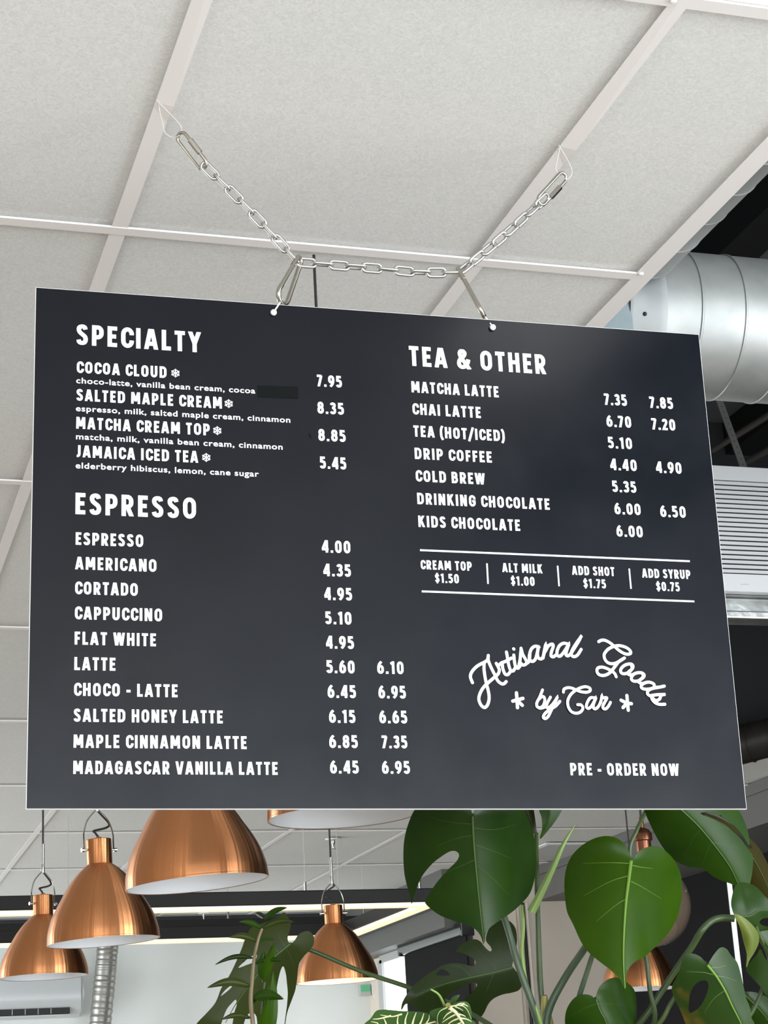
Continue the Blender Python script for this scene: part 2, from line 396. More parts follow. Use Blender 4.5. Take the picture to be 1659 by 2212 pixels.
# ------------------------------------------------------------------ ducts and machine in the open bay at the right
def spiral_duct(bm, p0, p1, r, pitch, seg=72, lift=0.0026, skew=0.06):
    p0, p1 = Vector(p0), Vector(p1); L = (p1-p0).length; ax = (p1-p0).normalized()
    a = ax.orthogonal().normalized(); b = ax.cross(a)
    n = max(2, int(L/pitch)); st = []
    for i in range(n):
        c = i*pitch
        st += [(c, r), (c+pitch*0.935, r), (c+pitch*0.945, r+lift), (c+pitch*0.98, r+lift)]
    st.append((n*pitch, r))
    rings = []
    for s, rr in st:
        rings.append([bm.verts.new(p0 + ax*(s + skew*r*math.cos(2*PI*k/seg)) + a*(rr*math.cos(2*PI*k/seg)) + b*(rr*math.sin(2*PI*k/seg))) for k in range(seg)])
    for A, B in zip(rings, rings[1:]):
        for k in range(seg): bm.faces.new((A[k], A[(k+1) % seg], B[(k+1) % seg], B[k]))
    return bm
yD = 3.2; rD = 0.153
zD = 0.5*(at(1480, 565, yD).z + at(1525, 848, yD).z)
xD = at(1440, 690, yD-rD).x
t = thing('spiral_duct', (xD, yD, zD), 'wide galvanised spiral duct running out to the right above the white machine', 'duct')
link('duct_pipe', spiral_duct(bmesh.new(), (0.0, 0, 0), (2.6, 0, 0), rD, 0.098), M['galv'], t)
bm = bmesh.new()
st = [(-0.075, rD+0.003), (-0.068, rD+0.006), (-0.02, rD+0.006), (-0.012, rD+0.010), (0.004, rD+0.010), (0.006, rD+0.002)]
tube_r = []
for s, rr in st: tube_r.append([bm.verts.new((s, rr*math.cos(2*PI*q/56), rr*math.sin(2*PI*q/56))) for q in range(56)])
for A, B in zip(tube_r, tube_r[1:]):
    for q in range(56): bm.faces.new((A[q], A[(q+1) % 56], B[(q+1) % 56], B[q]))
link('duct_collar', bm, M['galvrough'], t)
for a in (200, 232, 330):   # screws on the collar, facing the room
    p = Vector((-0.045, (rD+0.006)*math.cos(math.radians(a)), (rD+0.006)*math.sin(math.radians(a))))
    bm = bmesh.new(); bmesh.ops.create_uvsphere(bm, u_segments=10, v_segments=6, radius=0.0045); bmesh.ops.translate(bm, vec=p, verts=bm.verts)
    link('screw', bm, M['slot'], t)
link('duct_plate', bx(-0.17, -0.072, -rD*0.96, rD*0.9, -rD*1.0, rD*0.9), M['galvblue'], t, False)
# duct running along the edge of the tiled ceiling
xS = 1.50; rS = 0.16
c = ray(1480, 554); a_ = math.atan2(c.z, c.x)      # plane through the eye and the duct's lower right edge
nx, nz = -math.sin(a_), math.cos(a_)
zS = CAMZ + (rS*1.0 - nx*xS)/nz
t = thing('edge_duct', (xS, 0.6, zS), 'galvanised duct with seam rings running along the edge of the white tiled ceiling', 'duct')
link('duct_pipe', spiral_duct(bmesh.new(), (0, 0, 0), (0, 2.52, 0), rS, 0.115, lift=0.0014, skew=0.5), M['galv'], t)
# white machine with a slatted front
yU = 4.2
pT = at(1590, 1008, yU); pB = at(1590, 1278, yU); xL = at(1535, 1100, yU).x - 0.28
t = thing('air_unit', (xL, yU, pB.z), 'white slatted air unit hanging under the wide spiral duct', 'air conditioner')
hU = pT.z-pB.z; wU = 1.3
bm = bx(0, wU, 0.02, 0.13, 0, hU, bev=0.004); box(bm, 0, wU, 0, 0.03, hU*0.885, hU); box(bm, 0, wU, -0.004, 0.03, 0, hU*0.135)
link('casing', bm, M['unit'], t, False)
link('grille_back', bx(0.01, wU-0.01, 0.016, 0.021, hU*0.13, hU*0.89), M['slot'], t, False)
bm = bmesh.new(); nS = 20
for i in range(nS):
    z = hU*0.14 + (hU*0.74)*(i+0.5)/nS; hh = hU*0.74/nS*0.5
    q = [(0.0, 0.004, z-hh*0.45), (0.0, -0.003, z+hh*0.60), (0.0, -0.001, z+hh*0.68), (0.0, 0.006, z-hh*0.40)]
    A = [bm.verts.new((0.01, p[1], p[2])) for p in q]; B = [bm.verts.new((wU-0.01, p[1], p[2])) for p in q]
    for j in range(4): bm.faces.new((A[j], A[(j+1) % 4], B[(j+1) % 4], B[j]))
for xx in (0.475, 0.9): box(bm, xx-0.004, xx+0.004, -0.002, 0.012, hU*0.14, hU*0.88)
link('slat', bm, M['unit'], t, False)
pf = at(1600, 1330, yU)
bm = bx(0.02, wU, 0.03, 0.10, pf.z-pB.z, -0.001, bev=0.01); box(bm, 0.02, wU, 0.012, 0.04, pf.z-pB.z-0.003, pf.z-pB.z+0.018, bev=0.004)
link('foil_duct', bm, M['foil'], t, False)
o = link('drain_mark', bx(at(1600, 1268, yU).x-xL, at(1616, 1268, yU).x-xL, -0.006, -0.003, 0.018, 0.0205), M['frost'], t, False)
# perforated steel strap
s0, s1 = at(1547, 845, yU+0.1), at(1608, 1012, yU+0.1)
dv = (s1-s0); nv = Vector((dv.z, 0, -dv.x)).normalized()*0.0105*1.0
bm = bmesh.new(); s0 = s0 - dv*0.5
q = [s0-nv, s0+nv, s1+nv, s1-nv]
A = [bm.verts.new(p) for p in q]; B = [bm.verts.new(p+Vector((0, 0.004, 0))) for p in q]
bm.faces.new(A); bm.faces.new(B[::-1])
for j in range(4): bm.faces.new((A[j], B[j], B[(j+1) % 4], A[(j+1) % 4]))
o = link('steel_strap', bm, M['strap'], None, False); tag(o, 'slanting grey perforated strap between the spiral duct and the white slatted unit', 'strap')
bm = bmesh.new()
for i in range(13):
    p = s0 + dv*(0.55+i*0.075) + Vector((0, -0.0006, 0))
    bmesh.ops.create_circle(bm, cap_ends=True, radius=0.0022, segments=10, matrix=Matrix.Translation(p) @ Matrix.Rotation(PI/2, 4, 'X'))
link('strap_hole', bm, M['slot'], o, False)
# black rods of the bay
for j, (a, b) in enumerate((((1540, 972), (1680, 885)), ((1610, 1000), (1690, 955)))):
    p, q = at(*a, 5.6), at(*b, 5.2)
    o = link('hanger_rod', tb([p, q], 0.012, 10), M['strap']); tag(o, ['dark slanting rod behind the grey perforated strap', 'short dark rod just above the white slatted unit'][j], 'rod', 'rods in the open bay')
# black duct lying above the front of the far ceiling
yK = YF-0.35; pk = at(1640, 1570, yK)
t = thing('black_duct', pk, 'black ribbed duct low behind the right edge of the menu board', 'duct')
link('duct_pipe', spiral_duct(bmesh.new(), (-0.10, 0.25, -0.055), (1.1, -0.7, 0.16), 0.075, 0.09, lift=0.004, skew=0.2), M['duct_black'], t)

# ------------------------------------------------------------------ stroke lettering of the menu
H_ = 0.095
def arc(cx, cy, rx, ry, a0, a1, n=8):
    return [(cx+rx*math.cos(math.radians(a0+(a1-a0)*i/n)), cy+ry*math.sin(math.radians(a0+(a1-a0)*i/n))) for i in range(n+1)]
def cat(pts, sub=5): return [(p.x, p.y) for p in smooth_line([(x, y, 0) for x, y in pts], sub)]
def bowl(x0, x1, y0, y1, rx, ry):
    return [(x0, y1), (x1-rx, y1)] + arc(x1-rx, y1-ry, rx, ry, 90, 0, 6)[1:] + arc(x1-rx, y0+ry, rx, ry, 0, -90, 6) + [(x0, y0)]
def rrect(x0, x1, y0, y1, ry):
    c, rx = 0.5*(x0+x1), 0.5*(x1-x0)
    return arc(c, y1-ry, rx, ry, 0, 180, 12) + arc(c, y0+ry, rx, ry, 180, 360, 12)
T_, B_ = 1-H_, H_
G = {}                                  # glyph: (width, [(points, closed)], clip to the cap height)
def g(ch, w, *st): G[ch] = (w, [(s, False) if not isinstance(s, tuple) else s for s in st])
g('O', .53, (rrect(.095, .435, B_, T_, .24), True)); G['0'] = (.50, [(rrect(.095, .405, B_, T_, .24), True)])
g('C', .45, arc(.265, T_-.24, .17, .24, -8, 180, 9)[0:] + arc(.265, B_+.24, .17, .24, 180, 368, 9))
g('G', .52, arc(.27, T_-.24, .175, .24, -5, 180, 9) + arc(.27, B_+.24, .175, .24, 180, 350, 9)[:-1] + [(.435, B_+.2), (.435, .47), (.26, .47)])
g('S', .46, cat([(.36, .76), (.33, .865), (.235, T_), (.125, .855), (.10, .74), (.14, .62), (.235, .52), (.335, .42), (.37, .29), (.335, .145), (.225, B_), (.12, .14), (.09, .25)]))
g('I', .19, [(.095, 0), (.095, 1)])
g('L', .38, [(.095, 1), (.095, B_), (.38, B_)])
g('T', .42, [(0, T_), (.42, T_)], [(.21, 0), (.21, .99)])
g('E', .39, [(.39, T_), (.095, T_), (.095, B_), (.39, B_)], [(.1, .51), (.35, .51)])
g('F', .37, [(.37, T_), (.095, T_), (.095, 0)], [(.1, .49), (.34, .49)])
g('H', .51, [(.095, 0), (.095, 1)], [(.415, 0), (.415, 1)], [(.1, .51), (.41, .51)])
g('P', .47, [(.095, 0), (.095, 1)], bowl(.095, .385, .42, T_, .15, .20))
g('R', .49, [(.095, 0), (.095, 1)], bowl(.095, .385, .44, T_, .15, .20), [(.235, .46), (.425, -.08)])
g('B', .49, [(.095, 0), (.095, 1)], bowl(.095, .375, .53, T_, .14, .17), bowl(.095, .40, B_, .53, .15, .2))
g('D', .51, [(.095, 0), (.095, 1)], bowl(.095, .425, B_, T_, .2, .24))
g('U', .51, [(.095, 1)] + arc(.255, B_+.22, .16, .22, 180, 360, 10) + [(.415, 1)])
g('J', .34, [(.245, 1)] + arc(.095, B_+.16, .15, .16, 0, -100, 8))
g('A', .54, [(.055, -.1), (.262, 1.1)], [(.485, -.1), (.278, 1.1)], [(.13, .27), (.41, .27)])
g('V', .52, [(.05, 1.1), (.25, -.1)], [(.47, 1.1), (.27, -.1)])
g('W', .76, [(.06, 1.1), (.215, -.1)], [(.215, -.1), (.38, 1.1)], [(.38, 1.1), (.545, -.1)], [(.545, -.1), (.70, 1.1)])
g('M', .66, [(.095, 0), (.105, 1)], [(.565, 0), (.555, 1)], [(.105, 1.1), (.33, .22)], [(.555, 1.1), (.33, .22)])
g('N', .53, [(.095, 0), (.095, 1)], [(.435, 0), (.435, 1)], [(.085, 1.08), (.445, -.08)])
g('Y', .48, [(.03, 1.1), (.24, .42)], [(.45, 1.1), (.24, .42)], [(.24, 0), (.24, .5)])
g('K', .51, [(.095, 0), (.095, 1)], [(.12, .42), (.45, 1.1)], [(.21, .60), (.46, -.1)])
g('&', .60, cat([(.56, -.02), (.40, .24), (.20, .58), (.14, .77), (.19, .90), (.29, .905), (.36, .80), (.30, .65), (.16, .50), (.09, .32), (.12, .16), (.24, .095), (.38, .17), (.47, .32), (.51, .50)]))
g('(', .25, cat([(.23, 1.08), (.12, .82), (.095, .45), (.12, .12), (.23, -.16)]))
g(')', .25, cat([(.02, 1.08), (.13, .82), (.155, .45), (.13, .12), (.02, -.16)]))
g('/', .36, [(.0, -.16), (.36, 1.1)])
g('-', .28, [(.0, .42), (.28, .42)])
g('.', .19, [(.0, .09), (.19, .09)])
g('$', .46, cat([(.36, .70), (.33, .80), (.235, .84), (.125, .80), (.10, .70), (.14, .60), (.235, .51), (.335, .41), (.37, .30), (.335, .20), (.225, .16), (.12, .20), (.09, .29)]), [(.232, -.06), (.232, 1.06)])
g('1', .34, [(.215, 0), (.215, 1)], [(.215, .90), (.02, .80)])
g('2', .46, cat([(.085, .74), (.12, .86), (.225, .905), (.335, .85), (.36, .72), (.32, .56), (.20, .34), (.095, .10)]) + [(.45, B_)])
g('3', .46, cat([(.085, .78), (.13, .87), (.225, .905), (.33, .85), (.35, .73), (.31, .60), (.22, .54), (.155, .535)]), cat([(.155, .53), (.25, .52), (.345, .44), (.37, .30), (.335, .15), (.22, .095), (.12, .13), (.07, .22)]))
g('4', .50, [(.37, 0), (.37, 1)], [(.35, 1.02), (.065, .30)], [(.0, .27), (.49, .27)])
g('5', .46, [(.40, T_), (.115, T_), (.105, .50)], cat([(.105, .53), (.17, .575), (.25, .58), (.34, .51), (.37, .34), (.335, .16), (.22, .095), (.12, .13), (.07, .22)]))
g('6', .49, (rrect(.095, .40, B_, .60, .19), True), cat([(.095, .34), (.10, .52), (.15, .72), (.24, .86), (.33, .96)]))
g('7', .43, [(.0, T_), (.38, T_)], [(.36, .93), (.12, -.06)])
g('8', .49, (rrect(.11, .38, .52, T_, .16), True), (rrect(.095, .395, B_, .53, .18), True))
g('9', .49, (rrect(.09, .395, .40, T_, .19), True), cat([(.395, .66), (.39, .48), (.34, .28), (.25, .14), (.16, .04)]))
SPACE, TRACK = .29, .155

def stroke_polys(pts, hw, closed=False):
    P = [Vector((x, y)) for x, y in pts]
    Q = [P[0]]
    for p in P[1:]:
        if (p-Q[-1]).length > 1e-5: Q.append(p)
    if closed and (Q[0]-Q[-1]).length < 1e-5: Q.pop()
    n = len(Q); L, Rr = [], []
    for i in range(n):
        d1 = (Q[i]-Q[i-1]) if (i > 0 or closed) else (Q[1]-Q[0])
        d2 = (Q[(i+1) % n]-Q[i]) if (i < n-1 or closed) else d1
        d1.normalize(); d2.normalize()
        n1 = Vector((-d1.y, d1.x)); n2 = Vector((-d2.y, d2.x)); mm = n1+n2
        if mm.length < 1e-4: mm = n1
        mm.normalize(); s = hw/max(0.45, mm.dot(n1))
        L.append(Q[i]+mm*s); Rr.append(Q[i]-mm*s)
    out = []
    for i in range(n if closed else n-1):
        j = (i+1) % n; out.append([L[i], Rr[i], Rr[j], L[j]])
    return out
def clip_y(poly, y, keep_above):
    out = []
    for i in range(len(poly)):
        a, b = poly[i], poly[(i+1) % len(poly)]
        ia = (a.y >= y) if keep_above else (a.y <= y); ib = (b.y >= y) if keep_above else (b.y <= y)
        if ia: out.append(a)
        if ia != ib: out.append(a+(b-a)*((y-a.y)/(b.y-a.y)))
    return out
def text_polys(s, width, cap, hw=H_):
    x = 0; items = []
    for ch in s:
        if ch == ' ': x += SPACE; continue
        w, st = G[ch]; items.append((ch, x, st)); x += w+TRACK
    tot = x-TRACK; sx = width/tot; ratio = sx/cap
    res = []
    for ch, x0, st in items:
        for pts, closed in st:
            pts2 = [((px+x0)*ratio, py) for px, py in pts]     # squeeze the letters, keep the pen width even
            for poly in stroke_polys(pts2, hw*min(1.0, 0.35+0.65*ratio), closed):
                if ch not in '()/$': poly = clip_y(clip_y(poly, 0, True), 1, False) if poly else poly
                if len(poly) >= 3: res.append([(p.x*cap, p.y*cap) for p in poly])
    return res

# ------------------------------------------------------------------ the hanging menu board
BW = 0.951; BH = 0.6905; BT = 0.005
bo = Vector((.2819612, 2.36340287, 1.12917227))*BW + CAM
br = Vector((.99916607, -.03921572, -.01137041)).normalized()
bd = Vector((-.00770892, .01073906, -.99991262)); bd = (bd-br*bd.dot(br)).normalized()
bn = br.cross(bd)                        # away from the room, through the board
if bn.y < 0: bn = -bn
board = thing('menu_board', (0, 0, 0), 'large charcoal menu board with white lettering hanging from a chain', 'menu board')
mw = Matrix((br, bd, bn)).transposed().to_4x4(); mw.translation = bo
board.matrix_world = mw                  # local axes: x to the right, y down, z to the back
def sgn_obj(name, polys, mat, z=-0.0005, label=None):
    bm = bmesh.new()
    for k_, poly in enumerate(polys):
        try: bm.faces.new([bm.verts.new((x/1000, y/1000, z-k_*1.2e-6)) for x, y in poly])
        except ValueError: pass
    me = bpy.data.meshes.new(name); 
    for f in bm.faces:
        f.normal_update()
        if f.normal.z > 0: f.normal_flip()
    bm.to_mesh(me); bm.free(); me.materials.append(mat)
    o = bpy.data.objects.new(name, me); COL.objects.link(o); o.parent = board
    if label: o['label'] = label
    return o
bmx = bmesh.new(); box(bmx, 0, BW, 0, BH, 0.0003, BT, bev=0.0006)
link('panel_core', bmx, M['whiteplastic'], board, False)['label'] = 'thin white foam edge of the board'
pn = link('panel_face', bx(0.0008, BW-0.0008, 0.0008, BH-0.0008, 0.0, 0.0006), M['board'], board, False)
pn['label'] = 'charcoal printed face of the board'
link('panel_back', bx(0.0008, BW-0.0008, 0.0008, BH-0.0008, BT-0.0006, BT+0.0002), M['board'], board, False)

def line(kind, s, x, base, width, cap, hw=H_):
    names = {'h': 'heading_lettering', 'i': 'menu_lettering', 'p': 'price_lettering', 'e': 'extra_lettering'}
    sgn_obj(names[kind], [[(x+px, base-py) for px, py in poly] for poly in text_polys(s, width, cap, hw)], M['ink'])
HW = {'h': .098, 'i': .100, 'p': .100, 'e': .098}
for kind, s, x, base, width, cap in [
    ('h', 'SPECIALTY', 54, 78.9, 165, 29.3), ('h', 'ESPRESSO', 55, 313.4, 156, 28.8), ('h', 'TEA & OTHER', 510, 78.6, 200, 29.6),
    ('i', 'COCOA CLOUD', 55, 118.8, 118, 16.3), ('i', 'SALTED MAPLE CREAM', 55, 157.8, 192, 16.3), ('i', 'MATCHA CREAM TOP', 55, 196.8, 175, 16.3), ('i', 'JAMAICA ICED TEA', 55, 235.9, 159, 16.3),
    ('i', 'ESPRESSO', 56, 354.3, 86, 16.6), ('i', 'AMERICANO', 56, 386.8, 103, 16.6), ('i', 'CORTADO', 56, 419.4, 79, 16.6), ('i', 'CAPPUCCINO', 56, 452.0, 110, 16.6),
    ('i', 'FLAT WHITE', 56, 484.7, 102, 16.6), ('i', 'LATTE', 56, 517.3, 51, 16.6), ('i', 'CHOCO - LATTE', 56, 549.9, 129, 16.4), ('i', 'SALTED HONEY LATTE', 56, 582.5, 186, 16.4),
    ('i', 'MAPLE CINNAMON LATTE', 56, 614.9, 216, 16.3), ('i', 'MADAGASCAR VANILLA LATTE', 56, 647.3, 255, 16.2),
    ('i', 'MATCHA LATTE', 511, 118.0, 126, 16.4), ('i', 'CHAI LATTE', 511, 150.4, 98, 16.4), ('i', 'TEA (HOT/ICED)', 511, 182.8, 131, 16.3), ('i', 'DRIP COFFEE', 511, 215.1, 110, 16.2),
    ('i', 'COLD BREW', 511, 247.4, 98, 16.2), ('i', 'DRINKING CHOCOLATE', 511.5, 279.7, 189, 16.1), ('i', 'KIDS CHOCOLATE', 511.5, 311.9, 144, 16.0), ('i', 'PRE - ORDER NOW', 703, 645.9, 154, 16.2),
    ('p', '7.95', 378, 117.5, 34.5, 17), ('p', '8.35', 377.5, 156.9, 36.5, 17), ('p', '8.85', 377.5, 196.1, 37.5, 17), ('p', '5.45', 378.5, 235.4, 36, 17),
    ('p', '4.00', 377.5, 352.6, 38.5, 17), ('p', '4.35', 378.5, 384.9, 37, 17), ('p', '4.95', 378.8, 417.2, 37, 17), ('p', '5.10', 379, 449.8, 35, 17), ('p', '4.95', 379, 482.4, 37, 17),
    ('p', '5.60', 378.5, 514.9, 37.3, 17), ('p', '6.45', 379, 547.4, 37.3, 16.9), ('p', '6.15', 379.8, 579.9, 34.5, 16.8), ('p', '6.85', 379, 612.4, 37.3, 16.6), ('p', '6.45', 379, 645.1, 37.3, 16.5),
    ('p', '6.10', 446.2, 514.5, 35.5, 16.8), ('p', '6.95', 446.6, 547.0, 36.5, 16.8), ('p', '6.65', 446.4, 579.7, 37, 16.7), ('p', '7.35', 448.2, 612.2, 33.8, 16.5), ('p', '6.95', 447.2, 645.1, 36.8, 16.4),
    ('p', '7.35', 794.2, 119.4, 34, 17.2), ('p', '6.70', 795, 152.2, 37, 17.1), ('p', '5.10', 794.5, 184.4, 36, 16.9), ('p', '4.40', 795.2, 216.8, 39.5, 16.9), ('p', '5.35', 795.5, 249.1, 35.5, 16.6), ('p', '6.00', 796, 281.6, 38.8, 16.5), ('p', '6.00', 796.2, 314.1, 38.8, 16.4),
    ('p', '7.85', 863, 119.9, 35.8, 17.2), ('p', '7.20', 863.2, 152.7, 36, 17.1), ('p', '4.90', 864, 217.5, 38.6, 16.9), ('p', '6.50', 864.3, 282.7, 38.2, 16.8),
    ('e', 'CREAM TOP', 512, 370.9, 71, 12.7), ('e', '$1.50', 531, 389.0, 33, 12.8), ('e', 'ALT MILK', 626.5, 371.0, 57, 12.7), ('e', '$1.00', 637.5, 389.1, 33.5, 12.7),
    ('e', 'ADD SHOT', 726.5, 371.4, 61.5, 12.7), ('e', '$1.75', 741.5, 389.4, 32.5, 12.8), ('e', 'ADD SYRUP', 829, 371.9, 71.5, 12.9), ('e', '$0.75', 848.2, 390.2, 34.5, 12.9)]:
    line(kind, s, x, base, width, cap, HW[kind])
# rules around the extras
def seg(x0, y0, x1, y1, hw): return stroke_polys([(x0, y0), (x1, y1)], hw)
for a in ((512, 344.5, 902, 346.0), (511.6, 401.6, 903, 403.8)): sgn_obj('rule_line', seg(*a, 1.25), M['ink'])
for a in ((605.0, 359.6, 604.8, 388.2), (706, 359.4, 706, 388.3), (810.4, 359.8, 810.6, 388.6)): sgn_obj('divider_line', seg(*a, 1.1), M['ink'])
# snowflakes
for cx_, cy_ in ((185.1, 110.9), (256.2, 150.1), (240.3, 189.3), (225.1, 227.9)):
    ps = []
    for q in range(3):
        a = math.radians(90+60*q); dx, dy = math.cos(a), math.sin(a)
        ps += seg(cx_-6.1*dx, cy_-6.1*dy, cx_+6.1*dx, cy_+6.1*dy, 0.62)
        for s in (-1, 1):
            bx_, by_ = cx_+s*3.0*dx, cy_+s*3.0*dy
            for e in (-1, 1):
                a2 = a+math.radians(48*e); ps += seg(bx_, by_, bx_+s*2.6*math.cos(a2), by_+s*2.6*math.sin(a2), 0.5)
    sgn_obj('snowflake_symbol', ps, M['ink'])
# small descriptions, set in the plain built-in typeface
def desc(s, x, base, width, xh):
    cu = bpy.data.curves.new('d', 'FONT'); cu.body = s; cu.size = 1.0; cu.offset = 0.018; cu.space_character = 1.10
    o = bpy.data.objects.new('d', cu); COL.objects.link(o)
    bpy.context.view_layer.update()
    me = bpy.data.meshes.new_from_object(o.evaluated_get(bpy.context.evaluated_depsgraph_get()))
    COL.objects.unlink(o); bpy.data.objects.remove(o)
    xs = [v.co.x for v in me.vertices]; x0, x1 = min(xs), max(xs); sx = width/(x1-x0); sy = xh/0.545
    for v in me.vertices:
        v.co = Vector(((x+(v.co.x-x0)*sx)/1000, (base-v.co.y*sy)/1000, -0.0005))
    me.name = 'description_lettering'; me.materials.clear(); me.materials.append(M['ink'])
    ob = bpy.data.objects.new('description_lettering', me); COL.objects.link(ob); ob.parent = board
desc('choco-latte, vanilla bean cream, cocoa', 54.5, 133.3, 238, 6.1)
desc('espresso, milk, salted maple cream, cinnamon', 54.5, 172.4, 285, 6.1)
desc('matcha, milk, vanilla bean cream, cinnamon', 55, 211.4, 273, 6.1)
desc('elderberry hibiscus, lemon, cane sugar', 55, 251.2, 240, 6.1)
sgn_obj('cover_patch', [[(295.5, 121.6), (351.5, 120.0), (351.2, 137.0), (295.4, 138.0)]], M['patch'], -0.0006, 'dull black tape covering a word')
sgn_obj('scratch_mark', [[(364.5, 187), (366, 185.5), (367.8, 190.5), (367.2, 194), (365.4, 191)]], M['patch'], -0.0006)
